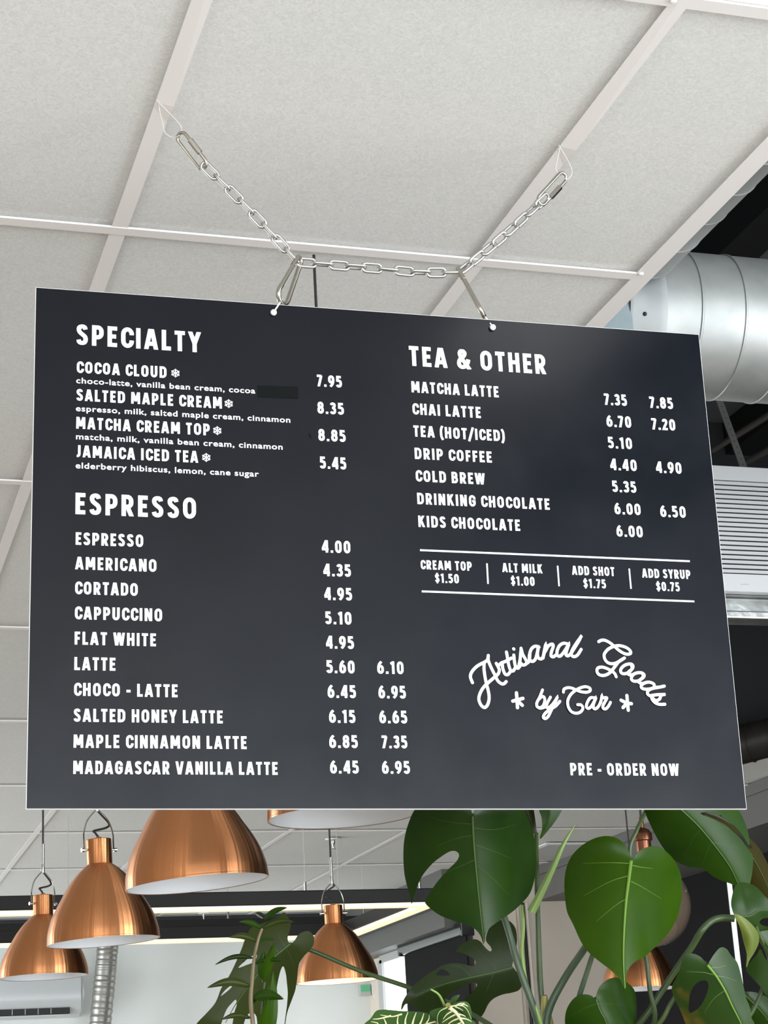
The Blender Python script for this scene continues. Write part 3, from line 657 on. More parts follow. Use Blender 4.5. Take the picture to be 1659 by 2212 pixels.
# the script emblem
LOGO = [
  [(575.0, 524.1), (572.6, 516.5), (574.8, 509.9), (580.9, 503.2), (587.4, 499.0), (593.9, 495.8), (597.7, 492.6), (599.1, 487.0)],
  [(592.8, 496.8), (592.1, 505.0), (592.7, 515.1), (594.2, 525.2), (596.4, 536.3), (596.6, 545.4), (594.0, 553.5), (589.7, 557.1), (585.2, 554.2), (582.5, 546.7), (584.5, 538.6), (589.7, 530.4), (597.4, 523.2), (605.1, 516.9), (611.2, 511.7), (613.1, 506.6), (611.8, 502.0), (609.5, 497.5)],
  [(599.1, 487.0), (598.7, 493.6), (601.8, 502.7), (606.4, 512.8), (610.1, 520.9), (615.1, 524.9), (618.8, 524.6), (621.8, 521.9)],
  [(609.5, 497.5), (611.9, 500.5), (617.4, 496.3), (617.8, 499.4), (618.4, 505.5), (620.7, 511.5), (624.3, 512.5), (627.6, 509.4), (628.2, 508.3)],
  [(624.7, 481.8), (625.7, 490.0), (626.7, 499.2), (628.9, 506.3), (632.5, 507.2), (634.8, 504.1)],
  [(618.0, 496.3), (624.5, 493.6), (631.0, 489.9)],
  [(634.7, 485.7), (635.0, 493.9), (636.1, 501.0), (639.1, 503.5), (641.9, 500.9), (644.3, 496.8)],
  [(635.0, 477.2), (635.4, 477.6)],
  [(640.3, 502.0), (643.1, 491.7), (645.5, 478.2), (647.2, 484.4), (650.5, 490.5), (652.3, 495.6), (648.9, 498.7), (644.2, 498.8)],
  [(645.5, 478.2), (645.5, 476.2)],
  [(652.2, 496.6), (655.6, 493.4), (656.7, 485.2), (660.0, 476.9), (665.0, 473.1), (670.3, 473.5), (669.7, 474.6), (668.2, 480.8), (664.9, 490.2), (660.4, 493.9), (656.8, 491.4), (657.3, 484.1)],
  [(670.3, 473.5), (668.1, 482.9), (669.2, 489.0), (673.4, 490.0), (676.4, 485.8), (679.1, 477.5), (680.7, 470.2), (677.9, 479.6), (675.6, 488.9)],
  [(679.5, 479.5), (684.3, 472.2), (689.8, 469.4), (691.2, 472.5), (688.0, 480.4), (687.1, 485.6), (690.1, 487.0), (694.1, 484.4)],
  [(712.9, 468.9), (706.0, 468.0), (699.8, 471.8), (696.1, 479.2), (696.2, 484.8), (699.9, 485.8), (705.0, 481.0), (711.1, 472.6), (713.4, 469.4), (709.5, 478.9), (708.6, 484.1), (711.7, 485.0), (715.7, 481.8)],
  [(715.7, 481.8), (721.8, 473.4), (727.8, 464.9), (731.5, 458.6), (730.9, 459.6), (723.2, 469.2), (717.0, 478.7), (716.6, 484.4), (720.2, 486.1), (725.3, 483.2), (730.7, 475.8)],
  [(756.6, 464.6), (760.7, 462.6), (765.8, 462.5), (772.1, 465.3), (778.3, 470.0), (784.3, 475.4), (791.3, 479.8), (797.0, 481.1), (801.4, 479.9), (801.4, 476.4), (797.0, 472.4), (790.6, 470.1), (784.1, 469.5), (776.7, 471.1), (769.1, 475.1), (763.5, 481.5), (763.1, 487.0), (765.6, 491.8), (770.4, 494.5), (776.9, 494.4), (783.7, 491.5), (792.1, 486.4)],
  [(792.1, 486.4), (783.7, 491.5), (777.3, 498.5), (770.9, 505.6), (764.8, 509.8), (758.2, 511.3), (752.6, 509.4), (750.8, 504.6), (753.3, 500.7), (759.8, 499.9), (766.9, 502.2), (773.1, 505.5), (776.4, 508.9), (777.9, 512.7)],
  [(801.3, 498.0), (802.6, 499.4), (800.9, 502.2), (796.2, 506.5), (789.5, 508.3), (785.3, 506.7), (785.3, 502.5), (788.9, 498.3), (794.3, 495.4), (800.2, 494.6), (803.3, 496.6), (802.2, 500.8), (796.3, 505.8), (794.6, 507.9), (798.1, 509.9), (802.5, 509.1)],
  [(816.4, 508.8), (817.7, 510.9), (815.2, 513.7), (810.5, 517.3), (804.6, 518.4), (800.0, 516.8), (800.0, 512.6), (804.0, 508.4), (810.0, 506.5), (815.8, 506.8), (818.5, 509.5), (816.7, 513.0), (810.5, 517.3), (809.6, 519.4), (813.1, 521.4), (816.0, 521.0)],
  [(831.7, 525.2), (831.3, 521.7), (825.6, 519.4), (819.0, 520.2), (813.6, 523.4), (812.9, 526.9), (816.8, 528.9), (824.1, 528.8), (832.3, 526.6), (839.7, 525.8), (846.4, 524.3)],
  [(846.4, 524.3), (838.2, 526.1), (828.5, 528.0), (822.4, 530.9), (820.9, 535.1), (824.0, 537.8), (829.9, 537.0), (837.2, 536.2), (845.3, 536.0)],
  [(845.3, 535.7), (840.0, 537.5), (838.2, 541.7), (833.5, 544.5), (830.0, 543.2), (826.7, 539.8), (827.1, 543.2), (831.1, 547.6), (837.4, 549.6), (844.8, 549.3)],
  [(671.4, 532.6), (667.0, 541.9), (662.2, 550.1), (662.4, 555.1), (666.5, 556.6), (671.0, 553.5), (673.5, 546.9), (672.8, 542.3), (669.7, 541.8), (665.8, 544.9)],
  [(681.8, 542.2), (677.0, 549.9), (675.0, 555.5), (678.1, 556.4), (683.2, 552.8), (688.4, 546.6), (691.3, 542.5), (686.4, 551.7), (681.6, 559.9), (676.8, 568.1), (672.3, 571.2), (669.8, 569.2), (672.8, 564.1), (679.5, 559.0), (687.3, 554.8), (691.8, 550.7), (694.7, 547.6)],
  [(661.9, 555.1), (665.9, 557.3), (671.3, 556.2), (675.2, 553.9)],
  [(700.4, 535.2), (701.8, 531.1), (707.3, 529.0), (713.6, 529.7), (719.8, 532.3), (726.1, 534.3), (733.6, 534.7), (738.6, 532.5), (738.3, 529.0), (733.1, 527.3), (726.5, 528.4), (718.8, 531.9), (710.8, 538.1), (705.9, 546.4), (705.9, 554.5), (709.6, 561.1), (716.3, 563.5), (722.9, 561.4), (726.5, 556.3), (724.2, 552.2), (719.4, 551.8)],
  [(744.8, 542.2), (738.3, 542.3), (733.6, 548.0), (731.5, 554.1), (734.0, 556.7), (738.4, 554.0), (743.3, 546.8), (745.8, 542.7), (741.9, 550.9), (741.5, 556.0), (744.6, 557.0), (749.3, 552.9), (753.1, 545.6), (754.7, 539.5), (752.3, 548.7)],
  [(754.7, 539.5), (755.0, 542.0), (761.5, 541.9), (758.3, 547.6), (755.2, 552.8), (755.4, 556.4), (759.1, 556.8), (763.3, 552.7), (766.3, 548.0)],
  [(635.2, 536.8), (635.3, 556.7)],
  [(629.3, 548.0), (643.7, 544.1)],
  [(635.6, 546.9), (642.2, 553.4)],
  [(791.5, 537.9), (791.7, 557.9)],
  [(782.6, 544.4), (790.6, 548.2), (797.1, 548.9)],
  [(790.6, 548.7), (784.5, 554.4)],
]
[ 3.93953335 -0.07687071]
def round_stroke(pts, hw):
    P = smooth_line([(x, y, 0) for x, y in pts], 6) if len(pts) > 2 else [Vector((x, y, 0)) for x, y in pts]
    q = [(p.x, p.y) for p in P]; res = stroke_polys(q, hw)
    for c_ in (q[0], q[-1]): res.append([Vector((c_[0]+hw*math.cos(2*PI*k/14), c_[1]+hw*math.sin(2*PI*k/14))) for k in range(14)])
    return res
groups = {'emblem_lettering': [i for i in range(len(LOGO)-6)], 'emblem_star': None}
ps = []
for i in groups['emblem_lettering']: ps += round_stroke(LOGO[i], 2.05 if i < 22 else 1.9)
for i in (0, 2): ps += []
ps = [[(p.x, p.y) for p in poly] for poly in ps]
sgn_obj('emblem_lettering', ps, M['ink'])
for a in (len(LOGO)-6, len(LOGO)-3):
    ps = []
    for i in range(a, a+3): ps += [[(p.x, p.y) for p in poly] for poly in round_stroke(LOGO[i], 2.2)]
    sgn_obj('emblem_star', ps, M['ink'])

# ------------------------------------------------------------------ chain, links, clips, ties and lines that carry the board
YC = 2.247
def stadium(L, Wd, seg=8):           # centre line of a chain link of inner-axis length L and width Wd, in the xy plane
    r = Wd/2; s = L/2-r
    return [Vector((s+r*math.cos(a), r*math.sin(a), 0)) for a in [(-PI/2+PI*i/seg) for i in range(seg+1)]] + [Vector((-s+r*math.cos(a), r*math.sin(a), 0)) for a in [(PI/2+PI*i/seg) for i in range(seg+1)]]
link_bm = tube(bmesh.new(), stadium(0.0288, 0.0120), 0.0023, 8, closed=True)
link_me = bpy.data.meshes.new('chain_link'); bmesh.ops.recalc_face_normals(link_bm, faces=link_bm.faces[:]); link_bm.to_mesh(link_me); link_bm.free()
link_me.materials.append(M['zinc']); link_me.shade_smooth()
def P_(u, v, dy=0.0): return at(u, v, YC+dy)
jL, jR = P_(643, 566), P_(993, 588)
segs_ = [smooth_line([P_(440, 356), P_(535, 450), jL], 12), smooth_line([jL, P_(740, 574), P_(820, 580), P_(905, 588), jR], 12), smooth_line([jR, P_(1085, 512), P_(1182, 424)], 12)]
chain = thing('steel_chain', jL, 'zinc link chain draped across the top of the menu board', 'chain')
def resample(pts, n):
    L = [0]
    for a, b in zip(pts, pts[1:]): L.append(L[-1]+(b-a).length)
    out = []
    for i in range(n+1):
        d = L[-1]*i/n; j = 0
        while j < len(L)-2 and L[j+1] < d: j += 1
        t = (d-L[j])/(L[j+1]-L[j]); out.append(pts[j].lerp(pts[j+1], t))
    return out
roll0 = [0.35, 0.25, -0.75]; kk = 0
for si, sg in enumerate(segs_):
    tot = sum((b-a).length for a, b in zip(sg, sg[1:])); n = max(3, round(tot/0.0252))
    rp = resample(sg, n)
    for i in range(n):
        a, b = rp[i], rp[i+1]; x_ = (b-a).normalized()
        v_ = Vector((0, 1, 0)); y_ = x_.cross(v_).normalized(); z_ = x_.cross(y_)
        ang = roll0[si] + (PI/2 if i % 2 else 0) + random.uniform(-0.2, 0.2)
        yy = y_*math.cos(ang)+z_*math.sin(ang); zz = x_.cross(yy)
        mm_ = Matrix((x_, yy, zz)).transposed().to_4x4(); mm_.translation = (a+b)/2 - chain.location
        o = bpy.data.objects.new('link', link_me); COL.objects.link(o); o.parent = chain; o.matrix_local = mm_
def oriented(o, p, x_, hint, parent=None):
    x_ = x_.normalized(); y_ = (hint - x_*hint.dot(x_)).normalized(); z_ = x_.cross(y_)
    mm_ = Matrix((x_, y_, z_)).transposed().to_4x4(); mm_.translation = p
    o.matrix_world = mm_
def quick_link(p0, p1, hint, label):
    L = (p1-p0).length
    t = thing('quick_link', (0, 0, 0), label, 'link', 'quick links holding the chain ends')
    pts = stadium(L-0.004, 0.0155, 10)
    link('link_body', tb(pts, 0.0025, 10, True), M['nickel'], t)
    link('screw_sleeve', tb([(-L*0.20, 0.00775, 0), (L*0.16, 0.00775, 0)], 0.0042, 6), M['nickel'], t)
    oriented(t, (p0+p1)/2, p1-p0, hint)
    return t
quick_link(P_(385, 287), P_(444, 364), Vector((0.4, -0.75, 0.5)), 'shiny quick link at the upper left end of the chain')
quick_link(P_(1222, 376), P_(1163, 440), Vector((0.8, 0.1, 0.6)), 'shiny quick link at the upper right end of the chain')
def carabiner(p0, p1, hint, label, wd=0.022):
    L = (p1-p0).length
    t = thing('carabiner', (0, 0, 0), label, 'carabiner', 'carabiners holding the menu board')
    a, r0, r1 = L/2, 0.0055, wd/2
    arc1 = [Vector((-a+r0+r0*math.cos(q), r0*math.sin(q), 0)) for q in [PI/2+PI*i/8 for i in range(9)]]
    arc2 = [Vector((a-r1+r1*math.cos(q), r1*math.sin(q), 0)) for q in [-PI/2+PI*i/10 for i in range(11)]]
    gate0, gate1 = arc1[-1].lerp(arc2[0], 0.22), arc1[-1].lerp(arc2[0], 0.86)
    body = [gate1] + arc2 + arc1 + [gate0]
    link('carabiner_body', tb(body, 0.0036, 12), M['nickel'], t)
    link('carabiner_gate', tb([gate0.lerp(gate1, -0.02), gate1.lerp(gate0, -0.02)], 0.0030, 12), M['nickel'], t)
    for gp in (gate0, ):
        link('hinge_rivet', tb([gp+Vector((0, 0, -0.0036)), gp+Vector((0, 0, 0.0036))], 0.0013, 8), M['nickel'], t)
    oriented(t, (p0+p1)/2, p1-p0, hint)
    return t
cA0, cA1 = P_(648, 558), at(606, 652, YC-0.012)
carabiner(cA0, cA1, Vector((0.72, 0.62, 0.2)), 'shiny carabiner turned open at the left junction of the chain', 0.025)
cB0, cB1 = P_(990, 582), at(1046, 684, YC-0.012)
carabiner(cB0, cB1, ray(1018, 633), 'shiny carabiner seen edge-on at the right junction of the chain')
# white ties through the holes of the board
def bpt(x, y, z=0.0): return bo + br*(x/1000) + bd*(y/1000) + bn*(z/1000)
for (hx, hy), top, lab in (((319.7, 14.1), cA1, 'white cord tie with a ball end under the left carabiner'), ((633.8, 13.4), cB1, 'white cord tie with a ball end under the right carabiner')):
    t = thing('cord_tie', bpt(hx, hy), lab, 'tie', 'white ties of the menu board')
    bm = bmesh.new(); bmesh.ops.create_uvsphere(bm, u_segments=16, v_segments=10, radius=0.0044)
    bmesh.ops.translate(bm, vec=bpt(hx, hy, -3.2)-t.location, verts=bm.verts)
    link('ball_end', bm, M['whiteplastic'], t)
    tp = top + (bo-top).normalized()*0.0
    up = (top - bpt(hx, hy, -5)).normalized()
    loop = smooth_line([bpt(hx, hy, -4)-t.location, bpt(hx, hy, -6).lerp(top, 0.5)-t.location, top+up*0.004-bn*0.002-t.location, top+bn*0.004-up*0.002-t.location, bpt(hx, hy-9, 7)-t.location, bpt(hx, hy, 7)-t.location], 6)
    link('tie_cord', tb(loop, 0.0011, 8), M['whiteplastic'], t)
# thin clear lines looped from the ceiling grid to the quick links
for aP, mid, mid2, end, back, lab in (((338, 216), (386, 266), (392, 284), (385, 294), [(372, 297), (356, 286), (352, 268), (345, 240)], 'thin clear line tying the left quick link to the ceiling grid'),
                               ((1207, 313), (1234, 362), (1232, 382), (1221, 387), [(1208, 376), (1201, 366), (1204, 345)], 'thin clear line tying the right quick link to the ceiling grid')):
    top = atz(*aP, C-0.002)
    pts = [top] + [at(u, v, top.y+(YC-top.y)*0.9) for u, v in (mid, mid2, end)] + [at(u, v, YC+0.006) for u, v in back] + [top+Vector((0.004, 0.004, 0))]
    o = link('hanging_line', tb(smooth_line(pts, 6), 0.00062, 6), M['clear']); tag(o, lab, 'line', 'clear lines at the ceiling')

# ------------------------------------------------------------------ copper pendant lamps
def pendant(label, P, D, tilt=0.0, yaw=0.0, lit=False, top_off=(0, 0), slack=1.0, ring=True, kind=0):
    t = thing('copper_pendant', P, label, 'pendant lamp', 'copper dome pendant lamps')
    hN, hT, rN = 0.69, 0.91, 0.114
    R_ = Matrix.Rotation(tilt, 4, 'Y') @ Matrix.Rotation(yaw, 4, 'Z')
    apex = Vector((0, 0, (hT+0.265)*D))
    Mx = Matrix.Translation(apex*0) @ R_
    def put(name, bm, mat):
        bmesh.ops.transform(bm, matrix=Mx, verts=bm.verts); return link(name, bm, mat, t)
    outer = [(.495, 0.0), (.5, .006), (.4985, .05), (.492, .10), (.467, .19), (.437, .26), (.399, .33), (.363, .388), (.317, .466), (.26, .545), (.20, .612), (.15, .656), (.114, .684), (.108, .69)]
    cs = smooth_line([(r, 0, z) for r, z in outer], 3)
    prof = [(p.x*D, p.z*D) for p in cs]
    put('shade', lt(prof + [(0.02*D, .69*D)], 96), M['copper'])
    inner = [(p.x*D-0.0022, p.z*D+0.0005 if p.z > 0.004 else p.z*D) for p in cs]
    put('lining', lt([(prof[0][0], 0.0)] + inner[:-3] + [(0.02*D, .66*D)], 96), M['lining'])
    put('rim', lt([(.4935*D, 0.0), (.5005*D, -0.0006), (.502*D, .006*D), (.4995*D, .014*D)], 96), M['copper'])
    put('neck', lt([(rN*.96*D, .683*D), (rN*D, .69*D), (rN*D, (hT-.006)*D), (rN*.95*D, hT*D), (.03*D, hT*D), (.03*D, (hT+.012)*D), (.022*D, (hT+.022)*D), (0, (hT+.022)*D)], 40), M['copper'])
    put('bulb', lt([(0, .14*D), (.05*D, .155*D), (.09*D, .20*D), (.10*D, .26*D), (.085*D, .33*D), (.05*D, .40*D), (.05*D, .52*D), (0, .53*D)], 28), M['bulb_on'] if lit else M['bulb'])
    zp = (hT-.095)*D; rx = (rN+.032)*D
    yk = smooth_line([(-rx, 0, zp), (-rx*1.0, 0, zp+.08*D), (-rx*.98, 0, hT*D+.06*D), (-rx*.72, 0, hT*D+.17*D), (-rx*.12, 0, hT*D+.265*D)], 6)
    put('yoke', tb(yk, .0075*D, 8), M['chrome'])
    put('yoke', tb([(-p.x, p.y, p.z) for p in yk], .0075*D, 8), M['chrome'])
    for s in (-1, 1):
        put('pin', tb([(s*rN*.98*D, 0, zp), (s*(rx+.012*D), 0, zp)], .011*D, 12), M['nickel'])
        put('pin', tb([(s*(rx+.002*D), 0, zp), (s*(rx+.028*D), 0, zp)], .019*D, 14), M['nickel'])
    ap = Mx @ apex
    put('ferrule', tb([(0, 0, apex.z-.012*D), (0, 0, apex.z+.02*D), (0, 0, apex.z+.10*D)], [.018*D, .024*D, .016*D], 10), M['nickel'])
    loop = smooth_line([(0, 0, (hT+.02)*D), (-.03*D, 0, (hT+.06)*D), (-.02*D, .01, (hT+.085)*D), (.10*D*slack, .012, (hT+.115)*D), (.115*D*slack, .006, (hT+.15)*D), (.03*D, 0, apex.z-.03*D), (0, 0, apex.z)], 6)
    put('slack_cord', tb(loop, .0105*D, 8), M['cord'])
    ztop = (4.45 if (P[0] > XE and P[1] < YF) else C)-P[2]
    p0 = ap + (ap.normalized())*.10*D*0 + Vector((0, 0, .05*D))
    link('ferrule', tb([ap+Vector((0, 0, .09*D)), ap+Vector((0, 0, .32*D))], .019*D, 10), M['chrome'], t)
    link('cord', tb([ap+Vector((0, 0, .05*D)), Vector((ap.x+top_off[0], ap.y+top_off[1], ztop))], .0025, 8), M['cord'], t)
    return t
def pd(u0, u1, v, D):            # rim seen from u0 to u1 around height v, true diameter D
    d = ray(0.5*(u0+u1), v); k_ = D*FPX/(u1-u0); return CAM + d*k_
pP4 = pd(578, 905, 1764, .2275)
pend = [
 ('copper pendant lamp at the left edge of the picture, third in its row', pd(-1, 190, 2110, .22), .22, -0.012, 0.35, False, (0, 0), 1.0),
 ('copper pendant lamp with chrome yoke, second in the row under the board', pd(103, 345, 2034, .22), .22, -0.045, 0.30, False, (0, 0), 1.1),
 ('copper pendant lamp partly hidden by the lower edge of the board, nearest of its row', pd(272, 581, 1909, .2335), .2335, -0.065, 0.30, False, (0, 0), 1.0),
 ('copper pendant lamp hidden by the board except its white-lined rim', pP4, .2275, -0.018, 0.3, False, (0, 0), 1.0),
 ('lit copper pendant lamp in front of the far window, seen past the thin stem', pd(640, 818, 2120, .206), .206, -0.015, 0.1, True, (0, 0), -0.9),
 ('copper pendant lamp under the round globe, behind the heart-shaped leaf', pd(1302, 1467, 2136, .22), .22, 0.02, 0.2, False, (0, 0), 1.0)]
for lab, P, D, ti, ya, li, to, sl in pend: pendant(lab, tuple(P), D, ti, ya, li, to, sl)

# mirrored glass globe lamp
Dg = .20; d = ray(1403, 1956); pg = CAM + d*(Dg*FPX/178)
t = thing('globe_pendant', pg, 'round smoked mirror globe lamp behind the heart-shaped leaf', 'pendant lamp')
pr = [(0, -.1)] + [(.1*math.sin(a), -.1*math.cos(a)) for a in [PI*i/40 for i in range(1, 38)]] + [(.018, .0985)]
link('globe', lt(pr, 64), M['mirror_globe'], t)
link('socket_cap', lt([(0.0175, .096), (.0185, .10), (.0185, .155), (.023, .157), (.023, .172), (.017, .182), (.006, .188), (.005, .215), (0, .216)], 32), M['copperdark'], t)
link('cord', tb([(0, 0, .21), (0, 0, 4.45-pg.z)], .003, 8), M['cord'], t)
link('canopy', lt([(0, -.02), (.045, -.02), (.05, -.012), (.05, 0), (0, 0)], 24, (0, 0, 4.45-pg.z)), M['black'], t)

# ------------------------------------------------------------------ suspended light frame of black bars
YL0 = 6.0; YL1 = 7.0
zt_, zb_ = at(500, 1926, YL0).z, at(500, 1957, YL0).z; zl = at(500, 1967, YL0).z
zB = 0.5*(at(805, 2022, YL1).z+zl)
xr0 = at(945, 1955, YL0).x
t = thing('light_frame', (xr0, YL0, zb_), 'black rectangular light frame with warm glowing underside behind the copper lamps', 'light fixture')
hb = zt_-zb_; wd = 0.05; x_l = -2.6; dep = YL1-YL0
link('bar', bx(x_l, 0, 0, wd, 0, hb, bev=0.003), M['blackmetal'], t, False)
link('bar', bx(x_l, 0, dep, dep+wd, 0, hb, bev=0.003), M['blackmetal'], t, False)
link('bar', bx(-wd, 0, wd, dep, 0, hb, bev=0.003), M['blackmetal'], t, False)
link('bar', bx(x_l, x_l+wd, wd, dep, 0, hb, bev=0.003), M['blackmetal'], t, False)
for a in ((x_l+.004, -.004, .004, wd-.004), (x_l+.004, -.004, dep+.004, dep+wd-.004), (-wd+.004, -.004, wd, dep), (x_l+.004, x_l+wd-.004, wd, dep)):
    link('glow_strip', bx(*a, -0.013, 0.0), M['led'], t, False)
for (x, y) in ((at(664, 1925, YL0).x-xr0, wd/2), (-.05, wd/2), (-.05, dep+.02), (-2.5, .02), (-2.5, dep+.02), (-1.1, dep+.02)):
    link('wire', tb([(x, y, hb), (x, y, (C if y > .7 else 4.45)-zb_)], .0015, 6), M['frost'], t)
    link('wire_grip', tb([(x, y, hb), (x, y, hb+.03)], .004, 8), M['nickel'], t)
# second, farther black bar near the back wall, hung on wires
YT = 9.95; za, zc = at(600, 1982, YT).z, at(600, 2003, YT).z
xa, xb = at(-60, 1990, YT).x, at(835, 1985, YT).x
t = thing('track_bar', (xa, YT, zc), 'far black bar hung on thin wires close to the back wall', 'light fixture')
link('bar', bx(0, xb-xa, 0, .05, 0, za-zc), M['blackmetal'], t, False)
for u in (494, 788):
    x = at(u, 1950, YT).x-xa
    link('wire', tb([(x, .025, za-zc), (x, .025, C-zc)], .002, 6), M['frost'], t)
    link('wire_grip', tb([(x, .025, za-zc), (x, .025, za-zc+.05)], .006, 8), M['nickel'], t)
# sprinklers under the tiles
for uv, lab in (((719, 1812), 'small sprinkler head on the ceiling beside the lit lamp cord'), ((440, 1972), 'small sprinkler head on the far ceiling above the black frame')):
    p = atz(uv[0], uv[1], C)
    t = thing('sprinkler', p, lab, 'sprinkler', 'ceiling sprinklers')
    link('escutcheon', lt([(0, -.006), (.036, -.006), (.04, 0), (0, 0)], 24), M['white'], t)
    link('sprinkler_body', lt([(0, -.055), (.014, -.055), (.014, -.051), (.004, -.048), (.006, -.03), (.010, -.02), (.010, -.005), (0, -.005)], 16), M['nickel'], t)
# ceiling lights
t = thing('ceiling_light', (1.2, 1.56, C), 'bright panel light in the ceiling at the upper right corner', 'ceiling light')
link('diffuser', bx(-.131, .143, -.32, .288, 0.0015, 0.0055), M['panel_light'], t, False)
l1 = atz(1165, 1829, C)
t = thing('ceiling_vent', l1, 'pale rectangular ceiling panel near the grey bulkhead', 'ceiling vent')
link('diffuser', bx(0, .36, -.12, .45, -.010, -.002), M['frost'], t, False)
link('frame', bx(-.02, .38, -.14, .47, -.008, 0.0), M['white'], t, False)
# wall air conditioner
ya = YB-0.22
pR = at(182, 2120, ya); pB2 = at(100, 2196, ya); pT2 = at(100, 2098, ya)
wA = 0.95; hA = pT2.z-pB2.z
t = thing('wall_air_conditioner', (pR.x-wA, YB, pB2.z), 'white wall air conditioner below the leftmost copper lamp', 'air conditioner')
bm = bmesh.new()
prof = [(0, 0.0), (-.13, 0.0), (-.19, .025), (-.215, .07), (-.22, .12), (-.22, hA-.03), (-.20, hA), (0, hA)]
A = [bm.verts.new((0, y, z)) for y, z in prof]; B = [bm.verts.new((wA, y, z)) for y, z in prof]
for i in range(len(prof)): bm.faces.new((A[i], A[(i+1) % len(prof)], B[(i+1) % len(prof)], B[i]))
bm.faces.new(A[::-1]); bm.faces.new(B)
es = [e for e in bm.edges if abs(e.verts[0].co.x-e.verts[1].co.x) < 1e-6 and min(e.verts[0].co.y, e.verts[1].co.y) < -.12]
bmesh.ops.bevel(bm, geom=es, offset=0.02, segments=3, affect='EDGES')
link('casing', bm, M['ac'], t)
link('outlet', bx(.05, wA-.09, -.212, -.15, .015, .052), M['slot'], t, False)
for i in range(9): link('vane', bx(.10+i*.08, .104+i*.08, -.214, -.205, .016, .050), M['frost'], t, False)
link('louvre', bx(.05, wA-.09, -.205, -.10, .004, .012), M['ac'], t, False)
# flexible metal duct on the back wall
Yf = YB-0.30
fl = [at(u, v, Yf) for u, v in ((240, 1940), (237, 1990), (232, 2050), (226, 2120), (217, 2212), (212, 2280), (208, 2360))]
fl[0].z = C
pts = smooth_line(fl, 44)
t = thing('flexible_duct', fl[-1], 'crinkled silver flexible duct standing in front of the back wall', 'duct')
rr = [0.067+0.0013*math.sin(i*0.9)+random.uniform(-.0016, .0016) for i in range(len(pts))]
link('duct_hose', tb([p-fl[-1] for p in pts], rr, 36), M['flex'], t)
# green exit sign and white box in the corner of the back wall
e0, e1 = at(778, 2127, YB-.06), at(801, 2150, YB-.06)
t = thing('exit_sign', (0.5*(e0.x+e1.x), YB-.03, e1.z), 'small green exit sign on the back wall beside the far window', 'sign')
w2, h2 = 0.5*(e1.x-e0.x), e0.z-e1.z
link('sign_box', bx(-w2, w2, -.03, .03, 0, h2), M['frost'], t, False)
link('sign_face', bx(-w2+.004, w2-.004, -.033, -.029, h2*.35, h2-.004), M['exit_green'], t, False)
b0, b1 = at(802, 2122, YB-.06), at(818, 2147, YB-.06)
o = link('junction_box', bx(b0.x, b1.x, YB-.08, YB-.001, b1.z, b0.z, bev=.006), M['whiteplastic'], None, False)
tag(o, 'white plastic box on the back wall right of the green exit sign', 'box')
o = link('white_cable', tb(smooth_line([at(u, v, YB-.09) for u, v in ((812, 2066), (820, 2080), (823, 2095), (819, 2110), (815, 2124))], 6), .012, 8), M['whiteplastic']); tag(o, 'white cable curving down into the white box by the far window', 'cable', 'white cables by the far window')
o = link('white_cable', tb(smooth_line([at(u, v, YB-.09) for u, v in ((809, 2147), (814, 2165), (822, 2178), (830, 2190), (836, 2230))], 6), .012, 8), M['whiteplastic']); tag(o, 'white cable running down from the white box by the far window', 'cable', 'white cables by the far window')
# cables down the beige wall
for u0, u1, r_, mt, lab in ((1129, 1147, .009, 'cord', 'black cable hanging down the beige wall behind the plants'), (1118, 1128, .010, 'beige', 'grey conduit on the beige wall, left of the black cable'), (1137, 1146, .012, 'beige_far', 'pale conduit on the beige wall behind the black cable')):
    o = link('wall_cable', tb([at(u0, 1950, YA-.02), Vector((at(u0, 1950, YA-.02).x, YA-.02, .9))], r_, 8), M[mt]); tag(o, lab, 'cable', 'cables on the beige wall')

# ------------------------------------------------------------------ plants on the shelf below the board
def pip(p, poly):
    x, y = p; ins = False; n = len(poly); j = n-1
    for i in range(n):
        xi, yi = poly[i]; xj, yj = poly[j]
        if (yi > y) != (yj > y) and x < (xj-xi)*(y-yi)/(yj-yi)+xi: ins = not ins
        j = i
    return ins
def seg_d(p, a, b):
    ax, ay = b[0]-a[0], b[1]-a[1]; L2 = ax*ax+ay*ay or 1e-9
    t = max(0, min(1, ((p[0]-a[0])*ax+(p[1]-a[1])*ay)/L2))
    dx, dy = p[0]-a[0]-ax*t, p[1]-a[1]-ay*t
    return math.hypot(dx, dy), (ax*dy-ay*dx), t
Zs = {'A': (600, 1700, .39180), 'B': (1100, 1700, .33695), 'R': (1430, 1740, .21342), 'M': (850, 1920, .24111), 'L': (400, 1930, .19289), 'Z': (760, 1950, .18083)}
def px(z, pts):
    a, b, s = Zs[z]; return [(a+x*s, b+y*s) for x, y in pts]
def crv(pts, sub=4, closed=False): return [(p.x, p.y) for p in smooth_line([(x, y, 0) for x, y in pts], sub, closed)]
def even(P, d):
    out = []; n = len(P)
    for i in range(n):
        a, b = P[i], P[(i+1) % n]; L = math.hypot(b[0]-a[0], b[1]-a[1])
        if out and math.hypot(a[0]-out[-1][0], a[1]-out[-1][1]) < d*.45: continue
        out.append(a); k_ = int(L/d)
        for j in range(1, k_): out.append((a[0]+(b[0]-a[0])*j/k_, a[1]+(b[1]-a[1])*j/k_))
    return out
